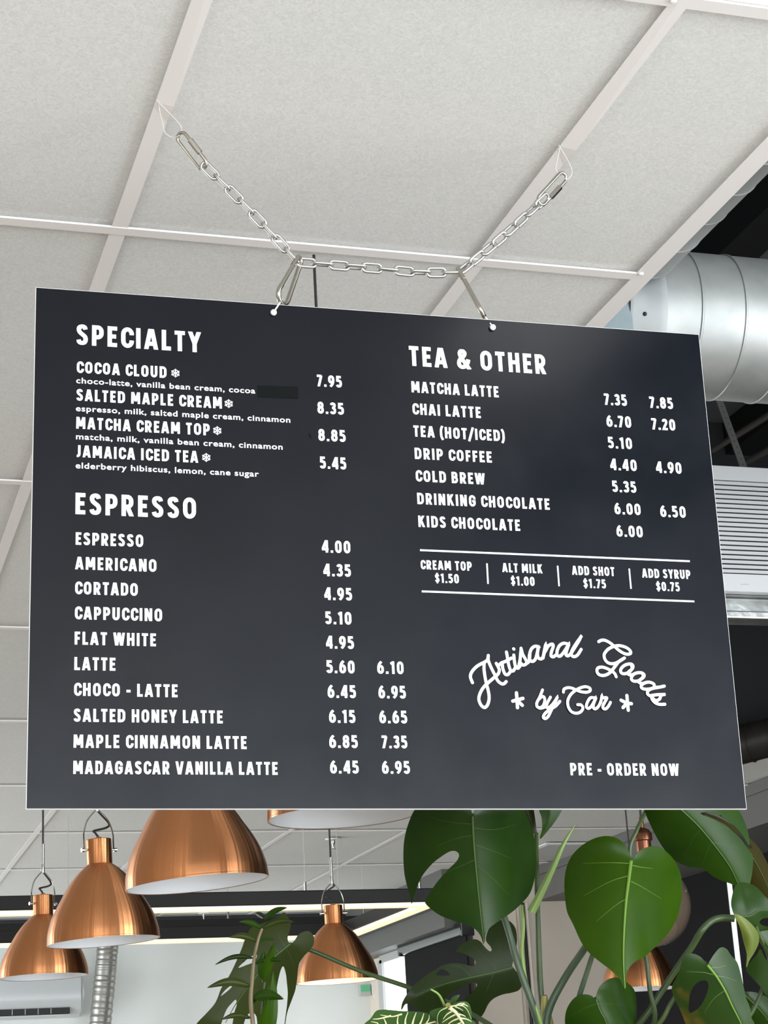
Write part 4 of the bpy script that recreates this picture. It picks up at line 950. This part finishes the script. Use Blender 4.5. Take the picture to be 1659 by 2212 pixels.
def leaf(parent, z, outline, midrib, mat, Y, tiltv=0.0, tiltu=0.0, fold=0.10, cup=0.0, droop=0.0, holes=(), laterals=(), step=6, vein='vein', vr=1.9, stripes=(), name='leaf', label=None, sharp=False, wave=0.0):
    """a blade grown from its outline: bent along the midrib, tilted in depth, with thickness and raised veins"""
    ol = px(z, outline); ol = even(ol if sharp else crv(ol, 4, True), 6.0)
    mr = crv(px(z, midrib), 5); hs = [crv(px(z, h), 3, True) for h in holes]
    u0 = sum(p[0] for p in ol)/len(ol); v0 = sum(p[1] for p in ol)/len(ol)
    half = max(seg_d(p, mr[i], mr[i+1])[0] for p in ol[::3] for i in [min(range(len(mr)-1), key=lambda k_: seg_d(p, mr[k_], mr[k_+1])[0])])
    mm = Y/FPX*1.02
    def dep(p):
        best = min(((seg_d(p, mr[k_], mr[k_+1]), k_) for k_ in range(len(mr)-1)), key=lambda q: q[0][0])
        (dd, sd, t_), k_ = best; a = dd/half; s_ = (k_+t_)/(len(mr)-1)
        o_ = fold*a*half*mm*2.0 + cup*a*a*half*mm*2.0 - droop*s_*s_*half*mm*2 + wave*half*mm*math.sin(p[0]*.05+p[1]*.043)
        return Y - tiltv*(p[1]-v0)*mm + tiltu*(p[0]-u0)*mm + o_
    def P3(p, lift=0.0):
        return at(p[0], p[1], dep(p)-lift)
    verts = [Vector(p) for p in ol]; edges = [(i, (i+1) % len(ol)) for i in range(len(ol))]
    for h in hs:
        n0 = len(verts); verts += [Vector(p) for p in h]; edges += [(n0+i, n0+(i+1) % len(h)) for i in range(len(h))]
    x0, x1 = min(p[0] for p in ol), max(p[0] for p in ol); y0, y1 = min(p[1] for p in ol), max(p[1] for p in ol)
    yy = y0+step*.5; row = 0
    while yy < y1:
        xx = x0+(step*.5 if row % 2 else 0)
        while xx < x1:
            if pip((xx, yy), ol) and not any(pip((xx, yy), h) for h in hs):
                if min(math.hypot(xx-q[0], yy-q[1]) for q in ol) > step*.6: verts.append(Vector((xx, yy)))
            xx += step
        yy += step*.87; row += 1
    vo, eo, fo, *_ = geometry.delaunay_2d_cdt(verts, edges, [], 0, 1e-5)
    bm = bmesh.new(); bv = [bm.verts.new(P3((v.x, v.y))) for v in vo]
    for f in fo:
        c_ = (sum(vo[i].x for i in f)/len(f), sum(vo[i].y for i in f)/len(f))
        if pip(c_, ol) and not any(pip(c_, h) for h in hs):
            try: bm.faces.new([bv[i] for i in f])
            except ValueError: pass
    loose = [v for v in bm.verts if not v.link_faces]
    bmesh.ops.delete(bm, geom=loose, context='VERTS')
    c3 = P3((u0, v0)) - parent.location
    bmesh.ops.translate(bm, vec=-parent.location, verts=bm.verts)
    o = link(name, bm, M[mat], parent, True, 3.0)
    sd_ = o.modifiers.new('thickness', 'SOLIDIFY'); sd_.thickness = 0.0007; sd_.offset = 0; sd_.use_rim = False
    if label: o['label'] = label
    bmv = bmesh.new(); n = len(mr); made = False
    if vr > 0:
        tube(bmv, [P3(p, .0006)-parent.location for p in mr], [vr*.001*(1-.75*i/(n-1)) for i in range(n)], 8); made = True
        for lv in laterals:
            q = crv(px(z, lv), 5); k_ = len(q)
            tube(bmv, [P3(p, .0004)-parent.location for p in q], [vr*.001*.2*(1-.7*i/(k_-1)) for i in range(k_)], 6)
        link('vein', bmv, M[vein], o)
    else: bmv.free()
    if stripes:
        bms = bmesh.new()
        for st in stripes:
            w_ = st[0]; q = crv(px(z, st[1]), 4); k_ = len(q)
            for i in range(k_-1):
                a, b = q[i], q[i+1]; L_ = math.hypot(b[0]-a[0], b[1]-a[1]) or 1; nx_, ny_ = -(b[1]-a[1])/L_, (b[0]-a[0])/L_
                wa, wb = w_*(1-.7*i/(k_-1)), w_*(1-.7*(i+1)/(k_-1))
                quad = [(a[0]+nx_*wa, a[1]+ny_*wa), (b[0]+nx_*wb, b[1]+ny_*wb), (b[0]-nx_*wb, b[1]-ny_*wb), (a[0]-nx_*wa, a[1]-ny_*wa)]
                bms.faces.new([bms.verts.new(P3(p_, .0012)-parent.location) for p_ in quad])
        s_o = link('stripe', bms, M['cream'], o, False); s_o['label'] = 'cream stripes of the leaf'
    return o
def stalk(parent, pts, rad, mat='stalk', name='stalk', seg=12):
    P = [at(u, v, Y)-parent.location for u, v, Y in pts]
    P = smooth_line(P, 8); n = len(P)
    r0, r1 = rad if isinstance(rad, (tuple, list)) else (rad, rad)
    return link(name, tb(P, [(r0+(r1-r0)*i/(n-1)) for i in range(n)], seg), M[mat], parent)

SH = 1.53                                       # height of the shelf top
def pot(parent, loc, r, h):
    l_ = Vector(loc)-parent.location
    link('pot', lt([(0, 0), (r*.78, 0), (r*.80, .004), (r, h-.012), (r*1.03, h-.010), (r*1.03, h), (r*.94, h), (r*.92, h-.03), (0, h-.03)], 40, l_), M['pot'], parent)
    link('soil', lt([(0, h-.022), (r*.5, h-.018), (r*.91, h-.026), (r*.90, h-.05), (0, h-.05)], 32, l_), M['soil'], parent)

base_c = at(1200, 2330, 2.62)
mon = thing('monstera', (base_c.x, 2.62, SH), 'large monstera with heart-shaped and split leaves under the right half of the board', 'plant')
pot(mon, (base_c.x, 2.62, SH), .10, .17)
root = (1196, 2330, 2.62)
# big heart leaf at the left
leaf(mon, 'A', [(1075, 150), (1050, 90), (960, 60), (850, 70), (765, 115), (725, 190), (700, 280), (693, 370), (698, 470), (712, 540), (728, 590), (739, 645), (750, 600), (770, 545), (800, 485), (850, 425), (900, 385), (950, 355), (985, 355), (1000, 375), (985, 410), (940, 455), (890, 510), (850, 565), (825, 610), (812, 635), (840, 668), (900, 710), (980, 740), (1050, 760), (1095, 790), (1120, 825), (1137, 872), (1145, 820), (1165, 780), (1210, 745), (1290, 690), (1340, 645), (1390, 585), (1415, 500), (1422, 400), (1415, 290), (1395, 220), (1370, 160), (1340, 100), (1270, 50), (1170, 50), (1100, 90)],
     [(1073, 160), (1080, 300), (1090, 420), (1105, 580), (1120, 720), (1136, 860)], 'leaf_dark', 2.46, tiltv=-0.55, fold=0.16, cup=0.22, droop=0.12, vein='vein_dim', vr=1.7,
     laterals=[[(1078, 205), (960, 195), (830, 165)], [(1085, 265), (980, 285), (880, 325)], [(1090, 400), (1000, 440), (910, 480)], [(1080, 225), (1200, 235), (1370, 190)], [(1092, 320), (1180, 350), (1300, 400)], [(1095, 430), (1180, 500), (1280, 600)]], label='big dark heart-shaped leaf with one long split')
# bright heart leaf in the middle
leaf(mon, 'B', [(782, 452), (755, 390), (710, 340), (640, 315), (560, 325), (480, 365), (410, 430), (370, 510), (355, 600), (358, 700), (372, 800), (410, 880), (460, 990), (510, 1060), (580, 1120), (640, 1165), (690, 1210), (720, 1250), (742, 1298), (748, 1270), (748, 1220), (760, 1175), (800, 1125), (870, 1085), (930, 1030), (1000, 960), (1050, 890), (1085, 810), (1105, 700), (1105, 610), (1090, 530), (1050, 460), (1000, 410), (950, 380), (900, 382), (850, 400), (810, 430), (791, 462)],
     [(781, 470), (765, 600), (750, 720), (740, 850), (733, 1000), (733, 1150), (742, 1290)], 'leaf_bright', 2.40, tiltv=-0.5, fold=0.14, cup=0.25, droop=0.15, vr=2.6,
     laterals=[[(772, 490), (640, 485), (470, 490)], [(762, 570), (650, 605), (480, 695)], [(745, 720), (680, 760), (560, 860)], [(790, 503), (850, 515), (920, 522)], [(780, 605), (850, 640), (980, 720)]], label='bright green heart-shaped leaf')
# upper right leaf
leaf(mon, 'B', [(865, 140), (900, 230), (950, 330), (1010, 420), (1070, 475), (1150, 510), (1240, 520), (1290, 560), (1350, 595), (1420, 620), (1465, 650), (1485, 700), (1500, 757), (1515, 700), (1545, 610), (1560, 520), (1560, 440), (1530, 400), (1480, 330), (1400, 262), (1300, 205), (1222, 172), (1260, 158), (1340, 180), (1430, 240), (1490, 305), (1537, 378), (1532, 300), (1505, 215), (1470, 150), (1400, 60), (1200, 10), (1000, 20), (880, 70)],
     [(1060, 110), (1140, 180), (1230, 270), (1350, 420), (1430, 540), (1490, 690), (1499, 745)], 'leaf_mid', 2.50, tiltv=-0.5, tiltu=-0.1, fold=0.12, cup=0.2, vr=1.5, vein='vein_dim',
     laterals=[[(1230, 270), (1180, 330), (1120, 440)], [(1300, 350), (1260, 430), (1240, 500)], [(1300, 355), (1380, 370), (1470, 390)]], label='mid green leaf hanging from behind the board')
leaf(mon, 'B', [(1228, 165), (1330, 190), (1440, 250), (1520, 310), (1600, 390), (1660, 500), (1710, 620), (1700, 760), (1640, 720), (1560, 650), (1500, 640), (1560, 520), (1530, 420), (1440, 330), (1330, 240)],
     [(1250, 180), (1400, 260), (1540, 420), (1640, 600), (1690, 730)], 'leaf_brownish', 2.58, tiltv=-0.35, fold=0.1, cup=0.2, vr=1.0, vein='vein_dim', holes=[[(1452, 296), (1462, 298), (1500, 325), (1530, 350), (1560, 395), (1520, 380), (1475, 340)]], label='bronzed leaf behind the mid green one')
# leaves at the right edge
leaf(mon, 'R', [(730, 1105), (700, 1000), (715, 890), (740, 820), (790, 780), (880, 790), (960, 830), (1073, 950), (1200, 1040), (1260, 1150), (1200, 1260), (1073, 1275), (1010, 1290), (960, 1275), (890, 1200), (820, 1140), (765, 1118)],
     [(745, 1110), (880, 1120), (1000, 1060), (1200, 1080)], 'leaf_scorched', 2.45, tiltv=-0.3, fold=0.12, cup=0.2, step=6, vr=1.1, vein='vein_dim', holes=[[(985, 1180), (1020, 1145), (1073, 1140), (1110, 1170), (1080, 1220), (1020, 1215)]], label='scorched split leaf at the right edge')
leaf(mon, 'R', [(960, 1290), (1073, 1262), (1230, 1270), (1280, 1500), (1260, 1900), (1080, 1940), (1000, 1840), (910, 1740), (852, 1662), (890, 1590), (960, 1510), (995, 1450), (1030, 1520), (1073, 1580), (1060, 1480), (1000, 1400), (975, 1340)],
     [(975, 1300), (1073, 1420), (1130, 1600), (1120, 1880)], 'leaf_scorched', 2.48, tiltv=-0.35, fold=0.12, cup=0.15, step=6, vr=1.1, vein='vein_dim', label='lower lobe of the scorched leaf')
leaf(mon, 'R', [(735, 1095), (790, 1115), (850, 1150), (925, 1222), (975, 1300), (977, 1390), (935, 1485), (885, 1565), (852, 1645), (858, 1510), (825, 1375), (800, 1270), (770, 1190), (740, 1140)],
     [(740, 1105), (850, 1250), (900, 1400), (856, 1630)], 'leaf_yellow', 2.42, tiltv=-0.5, fold=0.18, cup=0.2, step=6, vr=0.0, label='yellow-green folded leaf lobe')
leaf(mon, 'R', [(458, 1612), (400, 1540), (320, 1500), (250, 1510), (205, 1560), (180, 1660), (140, 1750), (98, 1850), (130, 1960), (190, 2080), (240, 2212), (300, 2350), (520, 2440), (760, 2430), (930, 2320), (935, 2212), (905, 2150), (890, 2050), (850, 1950), (830, 1860), (800, 1720), (760, 1590), (700, 1520), (650, 1450), (590, 1438), (530, 1500), (475, 1585)],
     [(460, 1615), (550, 1730), (640, 1880), (710, 2030), (800, 2212), (860, 2400)], 'leaf_scorched', 2.40, tiltv=-0.45, fold=0.14, cup=0.2, vr=2.0,
     holes=[[(410, 1770), (450, 1775), (470, 1830), (435, 1950), (370, 2050), (280, 2100), (272, 2000), (290, 1890), (340, 1805)]],
     laterals=[[(475, 1640), (560, 1640), (650, 1620)], [(550, 1725), (650, 1740), (760, 1780)], [(545, 1720), (420, 1690), (250, 1680)], [(640, 1870), (520, 1960), (430, 2100)]], label='split leaf with a large hole and scorched edges')
leaf(mon, 'R', [(815, 1900), (880, 1885), (960, 1895), (1073, 1945), (1220, 2040), (1260, 2250), (1150, 2400), (930, 2380), (890, 2200), (880, 2040)],
     [(830, 1910), (960, 2040), (1073, 2180), (1150, 2380)], 'leaf_dark', 2.56, tiltv=-0.5, fold=0.1, cup=0.2, vr=1.0, vein='vein_dim', label='dark glossy leaf low at the right edge')
# lower heart leaf
leaf(mon, 'B', [(553, 1358), (520, 1335), (470, 1330), (420, 1350), (380, 1400), (360, 1460), (362, 1540), (400, 1680), (500, 1790), (600, 1800), (720, 1740), (790, 1600), (812, 1480), (815, 1380), (800, 1300), (750, 1250), (690, 1222), (630, 1235), (580, 1280), (559, 1335)],
     [(556, 1360), (580, 1430), (620, 1510), (640, 1640), (620, 1790)], 'leaf_mid', 2.52, tiltv=-0.35, fold=0.15, cup=0.2, vr=1.3, vein='vein_dim', laterals=[[(565, 1390), (640, 1390), (760, 1400)], [(560, 1390), (480, 1420), (390, 1470)]], label='small heart-shaped leaf under the bright one')
# dark split leaf in the middle
leaf(mon, 'M', [(1062, 690), (1085, 600), (1103, 500), (1105, 430), (1090, 350), (1040, 290), (980, 275), (920, 300), (860, 350), (832, 420), (832, 470), (872, 520), (880, 550), (860, 560), (820, 525), (780, 475), (730, 452), (660, 470), (600, 510), (556, 560), (620, 578), (680, 608), (722, 630), (737, 660), (722, 690), (690, 692), (600, 670), (520, 668), (440, 685), (380, 720), (300, 770), (220, 830), (160, 890), (110, 960), (76, 1030), (70, 1095), (100, 1040), (140, 1028), (200, 1070), (300, 1105), (400, 1090), (475, 1030), (458, 985), (500, 940), (600, 890), (680, 850), (732, 840), (750, 865), (730, 900), (680, 950), (640, 1000), (680, 1050), (700, 1120), (720, 1172), (770, 1160), (810, 1110), (850, 1030), (900, 980), (980, 945), (1060, 930), (1125, 905), (1150, 850), (1130, 780), (1095, 735), (1075, 705)],
     [(1068, 703), (900, 748), (700, 792), (540, 830), (380, 880), (200, 960)], 'leaf_shade', 2.72, tiltv=-0.15, tiltu=0.25, fold=0.12, cup=0.1, step=6, vr=1.6, vein='vein_dim', holes=[[(382, 772), (400, 738), (430, 720), (470, 735), (502, 772), (440, 778)]],
     laterals=[[(1010, 690), (970, 600), (920, 430)], [(930, 735), (860, 650), (700, 500)], [(900, 750), (860, 850), (820, 950)], [(700, 790), (600, 700), (520, 690)]], label='dark olive split leaf')
# slivers of two leaves hanging from behind the board
leaf(mon, 'B', [(40, 120), (60, 60), (130, 60), (155, 140), (170, 240), (178, 320), (168, 360), (130, 300), (90, 220)], [(90, 80), (130, 200), (168, 345)], 'leaf_olive', 2.58, tiltv=-0.3, fold=0.15, step=6, vr=0.8, vein='vein_dim')
leaf(mon, 'B', [(190, 140), (200, 60), (330, 40), (345, 120), (320, 180), (280, 240), (235, 295), (195, 335), (210, 270), (208, 200)], [(260, 60), (250, 200), (200, 325)], 'leaf_mid', 2.56, tiltv=-0.3, fold=0.15, step=6, vr=0.0)
# leaf reaching out to the left on a long thin stem
leaf(mon, 'L', [(1160, 548), (1148, 490), (1175, 400), (1182, 320), (1150, 265), (1102, 208), (1060, 255), (980, 290), (900, 322), (800, 360), (735, 392), (700, 450), (670, 510), (640, 600), (590, 720), (550, 810), (500, 910), (450, 990), (400, 1070), (340, 1220), (240, 1340), (120, 1470), (40, 1640), (330, 1640), (400, 1470), (430, 1380), (470, 1290), (530, 1220), (568, 1190), (577, 1250), (550, 1340), (530, 1470), (500, 1640), (620, 1640), (660, 1440), (720, 1340), (800, 1380), (830, 1640), (1010, 1640), (1005, 1440), (1003, 1240), (1022, 1080), (1042, 960), (1072, 850), (1100, 815), (1128, 900), (1140, 1000), (1150, 1120), (1142, 1250), (1130, 1340), (1112, 1480), (1112, 1520), (1140, 1340), (1190, 1200), (1232, 1080), (1252, 960), (1272, 800), (1330, 700), (1400, 630), (1440, 560), (1438, 480), (1390, 425), (1330, 428), (1270, 460), (1230, 520), (1195, 558)],
     [(1178, 560), (1080, 640), (960, 740), (850, 860), (700, 1050), (560, 1250), (450, 1450)], 'leaf_olive', 2.80, tiltv=-0.25, fold=0.14, cup=0.12, step=6, vr=1.9, vein='vein_dim', holes=[[(594, 832), (690, 740), (770, 690), (805, 695), (770, 765), (690, 800)], [(398, 1150), (450, 1080), (532, 1020), (510, 1060), (460, 1105)]],
     laterals=[[(1120, 610), (1180, 700), (1220, 820)], [(1050, 665), (960, 560), (900, 480)], [(1125, 600), (1060, 500), (1020, 400)], [(850, 860), (980, 980), (1000, 1100)], [(840, 870), (760, 800), (680, 800)]], label='olive split leaf on a long thin stem, left of the dark leaf')
# stalks
stalk(mon, [(626, 2040, 2.80), (680, 2056, 2.82), (780, 2098, 2.80), (892, 2136, 2.76), (1000, 2180, 2.72), (1110, 2250, 2.66), root], (.0032, .0040))
stalk(mon, [(1158, 1800, 2.56), (1159, 1900, 2.60), (1163, 2030, 2.62), (1168, 2140, 2.62), (1178, 2220, 2.62), root], (.0036, .0050))
stalk(mon, [(1021, 1762, 2.49), (1040, 1850, 2.56), (1092, 1990, 2.60), (1118, 2080, 2.60), (1150, 2170, 2.60), (1168, 2230, 2.61), root], (.0045, .0062), 'stalk_blue')
stalk(mon, [(1300, 1990, 2.5), (1262, 2050, 2.54), (1222, 2110, 2.58), (1188, 2175, 2.60), (1180, 2230, 2.61), root], (.0050, .0062), 'stalk_blue')
stalk(mon, [(1284, 2050, 2.50), (1268, 2100, 2.52), (1252, 2150, 2.54), (1236, 2212, 2.56), (1216, 2270, 2.60), root], (.0036, .0044), 'stalk_blue')
stalk(mon, [(1396, 1750, 2.52), (1375, 1795, 2.50), (1360, 1842, 2.50), (1372, 1960, 2.52), (1394, 2064, 2.50), (1404, 2140, 2.50), (1412, 2212, 2.52), (1350, 2300, 2.60), root], (.0030, .0038))
stalk(mon, [(1586, 1984, 2.45), (1560, 1983, 2.46), (1538, 1989, 2.46), (1516, 2010, 2.46), (1494, 2046, 2.48), (1462, 2092, 2.50), (1425, 2148, 2.52), (1385, 2206, 2.54), (1300, 2290, 2.60), root], (.0052, .0044))
stalk(mon, [(1524, 2080, 2.41), (1480, 2120, 2.46), (1448, 2170, 2.48), (1420, 2215, 2.50), (1330, 2300, 2.58), root], (.0034, .0036))
stalk(mon, [(1287, 2156, 2.52), (1300, 2190, 2.54), (1310, 2240, 2.56), (1260, 2300, 2.6), root], (.0026, .0034))
stalk(mon, [(1632, 2000, 2.46), (1660, 2100, 2.5), (1560, 2260, 2.55), (1320, 2330, 2.6), root], (.003, .004))
stalk(mon, [(1127, 1955, 2.60), (1130, 2000, 2.60), (1128, 2060, 2.60), (1140, 2140, 2.60), (1165, 2200, 2.60), root], (.0030, .0036), 'sprout')
s_ = link('rolled_leaf', tb([p-mon.location for p in smooth_line([at(u, v, Y) for u, v, Y in ((1148, 1970, 2.59), (1168, 1930, 2.58), (1192, 1880, 2.57), (1214, 1830, 2.56), (1232, 1798, 2.56), (1244, 1780, 2.56))], 6)], [.0068-.0066*(i/30)**1.3 for i in range(31)], 12), M['sprout'], mon); s_['label'] = 'pale green rolled new leaf'
stalk(mon, [(1176, 2150, 2.61), (1178, 2180, 2.615), (1185, 2230, 2.62), root], (.0042, .0125), 'sheath', 'leaf_sheath')

# upright plant with narrow leaves at the left
b2 = at(560, 2330, 2.55)
up = thing('upright_plant', (b2.x, 2.55, SH), 'slender plant with narrow pointed leaves along a tan stem', 'plant')
pot(up, (b2.x, 2.55, SH), .06, .13)
st = [(566, 2006), (557, 2032), (549, 2072), (545, 2115), (542, 2158), (546, 2212), (556, 2330)]
link('stem', tb([p-up.location for p in smooth_line([at(u, v, 2.55) for u, v in st], 8)], [.0018+.0016*i/48 for i in range(49)], 10), M['woody'], up)
def lance(parent, z, a, b, w, mat, Y, dy, bend=0.12, vein=None):
    (ua, va), (ub, vb) = px(z, [a, b]); L = math.hypot(ub-ua, vb-va); s = Zs[z][2]; n = 12
    dx, dv = (ub-ua)/L, (vb-va)/L; bm = bmesh.new(); rows = []
    for i in range(n+1):
        t_ = i/n; w_ = w*s*.5*math.sin(PI*min(1, t_**.75))**.8+.15
        cu_, cv_ = ua+dx*L*t_, va+dv*L*t_ - bend*L*math.sin(PI*t_)*abs(dx)
        yy = Y+dy*t_
        rows.append([bm.verts.new(at(cu_-dv*w_*q, cv_+dx*w_*q, yy + (abs(q)*.004)) - parent.location) for q in (-1, -.5, 0, .5, 1)])
    for A, B in zip(rows, rows[1:]):
        for k_ in range(4): bm.faces.new((A[k_], A[k_+1], B[k_+1], B[k_]))
    o = link('leaf', bm, M[mat], parent, True, 3.0)
    m_ = o.modifiers.new('thickness', 'SOLIDIFY'); m_.thickness = .0006; m_.offset = 0; m_.use_rim = False
    return o
for a, b, w, mt, dy in (((880, 290), (1140, 158), 62, 'leaf_mid', -.03), ((885, 275), (780, 220), 55, 'leaf_shade', .03), ((860, 390), (1215, 318), 80, 'leaf_olive', -.02), ((855, 395), (608, 318), 62, 'leaf_mid', -.02),
                        ((805, 535), (490, 492), 75, 'leaf_olive', -.02), ((825, 535), (1005, 520), 40, 'leaf_mid', .03), ((765, 725), (338, 797), 52, 'leaf_shade', -.02), ((775, 785), (1105, 765), 66, 'leaf_mid', -.03),
                        ((735, 1040), (248, 1056), 95, 'leaf_olive', -.02), ((750, 1170), (1102, 1182), 125, 'leaf_mid', -.03), ((735, 1395), (405, 1412), 66, 'leaf_olive', -.02), ((735, 1240), (860, 1090), 60, 'leaf_shade', .02),
                        ((870, 1000), (1000, 555), 105, 'leaf_bright', -.03), ((860, 960), (880, 640), 110, 'leaf_mid', -.01), ((935, 1640), (985, 870), 160, 'leaf_bright', -.02), ((860, 1640), (930, 1180), 130, 'leaf_bright', -.025)):
    lance(up, 'L', a, b, w, mt, 2.55, dy)
stalk(up, [(572, 2122, 2.55), (566, 2180, 2.55), (562, 2240, 2.55), (558, 2330, 2.55)], (.0014, .0022), 'stalk', 'stem')

# zebra plant
b3 = at(900, 2340, 2.42)
ze = thing('zebra_plant', (b3.x, 2.42, SH), 'zebra plant with cream-striped leaves below the dark split leaf', 'plant')
pot(ze, (b3.x, 2.42, SH), .06, .13)
leaf(ze, 'Z', [(1010, 1400), (1000, 1370), (930, 1330), (850, 1310), (720, 1298), (600, 1296), (480, 1285), (370, 1278), (290, 1296), (225, 1385), (160, 1440), (60, 1560), (200, 1640), (500, 1650), (800, 1600), (960, 1500)],
     [(1000, 1420), (800, 1470), (600, 1490), (400, 1470), (200, 1500)], 'leaf_zebra', 2.38, tiltv=-0.9, fold=0.15, step=6, vr=1.2, vein='cream',
     stripes=[(2.4, [(640, 1480), (640, 1400), (670, 1305)]), (2.4, [(720, 1470), (740, 1390), (770, 1310)]), (2.2, [(810, 1460), (840, 1390), (860, 1320)]), (2.0, [(550, 1480), (545, 1400), (560, 1330)]), (1.8, [(890, 1440), (920, 1390), (925, 1340)]), (2.0, [(420, 1480), (400, 1420), (380, 1380)]), (1.8, [(600, 1330), (480, 1360), (340, 1340)]), (1.8, [(300, 1480), (310, 1440), (230, 1420)]), (2.0, [(470, 1350), (330, 1385), (250, 1390)])], label='cream-striped leaf at the left of the zebra plant')
leaf(ze, 'Z', [(1140, 1245), (1060, 1255), (980, 1275), (925, 1312), (950, 1350), (1000, 1400), (1040, 1450), (1050, 1560), (1090, 1500), (1080, 1420), (1120, 1330)],
     [(1140, 1250), (1050, 1300), (1020, 1390), (1050, 1540)], 'leaf_zebra', 2.37, tiltv=-0.6, fold=0.15, step=8, vr=0.8, vein='cream')
leaf(ze, 'Z', [(1150, 1250), (1110, 1330), (1070, 1410), (1060, 1500), (1150, 1620), (1350, 1640), (1500, 1560), (1480, 1440), (1420, 1390), (1330, 1340), (1260, 1290), (1200, 1250)],
     [(1165, 1255), (1240, 1310), (1300, 1400), (1340, 1460), (1400, 1600)], 'leaf_zebra', 2.34, tiltv=-0.7, fold=0.15, step=8, vr=2.6, vein='cream',
     stripes=[(1.9, [(1210, 1290), (1140, 1330), (1090, 1390)]), (1.9, [(1250, 1330), (1170, 1370), (1080, 1430)]), (1.9, [(1280, 1380), (1190, 1420), (1110, 1490)]), (1.8, [(1310, 1430), (1230, 1470), (1170, 1540)]), (1.8, [(1300, 1380), (1370, 1390), (1430, 1420)]), (1.8, [(1260, 1330), (1320, 1340), (1360, 1360)])], label='cream-striped leaf at the middle of the zebra plant')
leaf(ze, 'Z', [(1190, 1235), (1250, 1192), (1340, 1178), (1390, 1195), (1420, 1260), (1432, 1340), (1428, 1400), (1370, 1350), (1290, 1290), (1230, 1260)],
     [(1180, 1240), (1290, 1225), (1370, 1270), (1425, 1390)], 'leaf_zebra', 2.36, tiltv=-0.6, fold=0.15, step=8, vr=1.0, vein='cream',
     stripes=[(1.8, [(1240, 1235), (1290, 1205), (1350, 1200)]), (1.8, [(1290, 1230), (1340, 1215), (1390, 1240)]), (1.6, [(1230, 1240), (1290, 1265), (1330, 1290)])])
lance(ze, 'Z', (1175, 1215), (1285, 1100), 62, 'leaf_zebra', 2.37, -.01)
for q in (((1200, 1200), (1270, 1125)),):
    pass
stalk(ze, [(760+1115*.18083, 1950+1240*.18083, 2.38), (760+1040*.18083, 1950+1100*.18083, 2.36), (760+945*.18083, 1950+1035*.18083, 2.35)], (.0018, .0012), 'sprout', 'bare_stalk')
stalk(ze, [(760+1150*.18083, 1950+1225*.18083, 2.37), (760+1150*.18083, 1950+1280*.18083, 2.38), (930, 2240, 2.40), (900, 2330, 2.42)], (.0036, .0040), 'sheath', 'stem')

# the shelf the pots stand on
xs0, xs1 = b2.x-.35, base_c.x+.55
t = thing('plant_shelf', (0.5*(xs0+xs1), 2.55, 0), 'oak plant shelf under the hanging menu board', 'shelf')
hw_ = 0.5*(xs1-xs0)
link('shelf_top', bx(-hw_, hw_, -.22, .20, SH-.03, SH, bev=.003), M['wood'], t, False)
for s in (-1, 1):
    link('side_panel', bx(s*hw_-(.03 if s > 0 else 0), s*hw_+(.03 if s < 0 else 0), -.20, .18, 0, SH-.031), M['wood'], t, False)
link('shelf_board', bx(-hw_+.031, hw_-.031, -.20, .18, .75, .775), M['wood'], t, False)
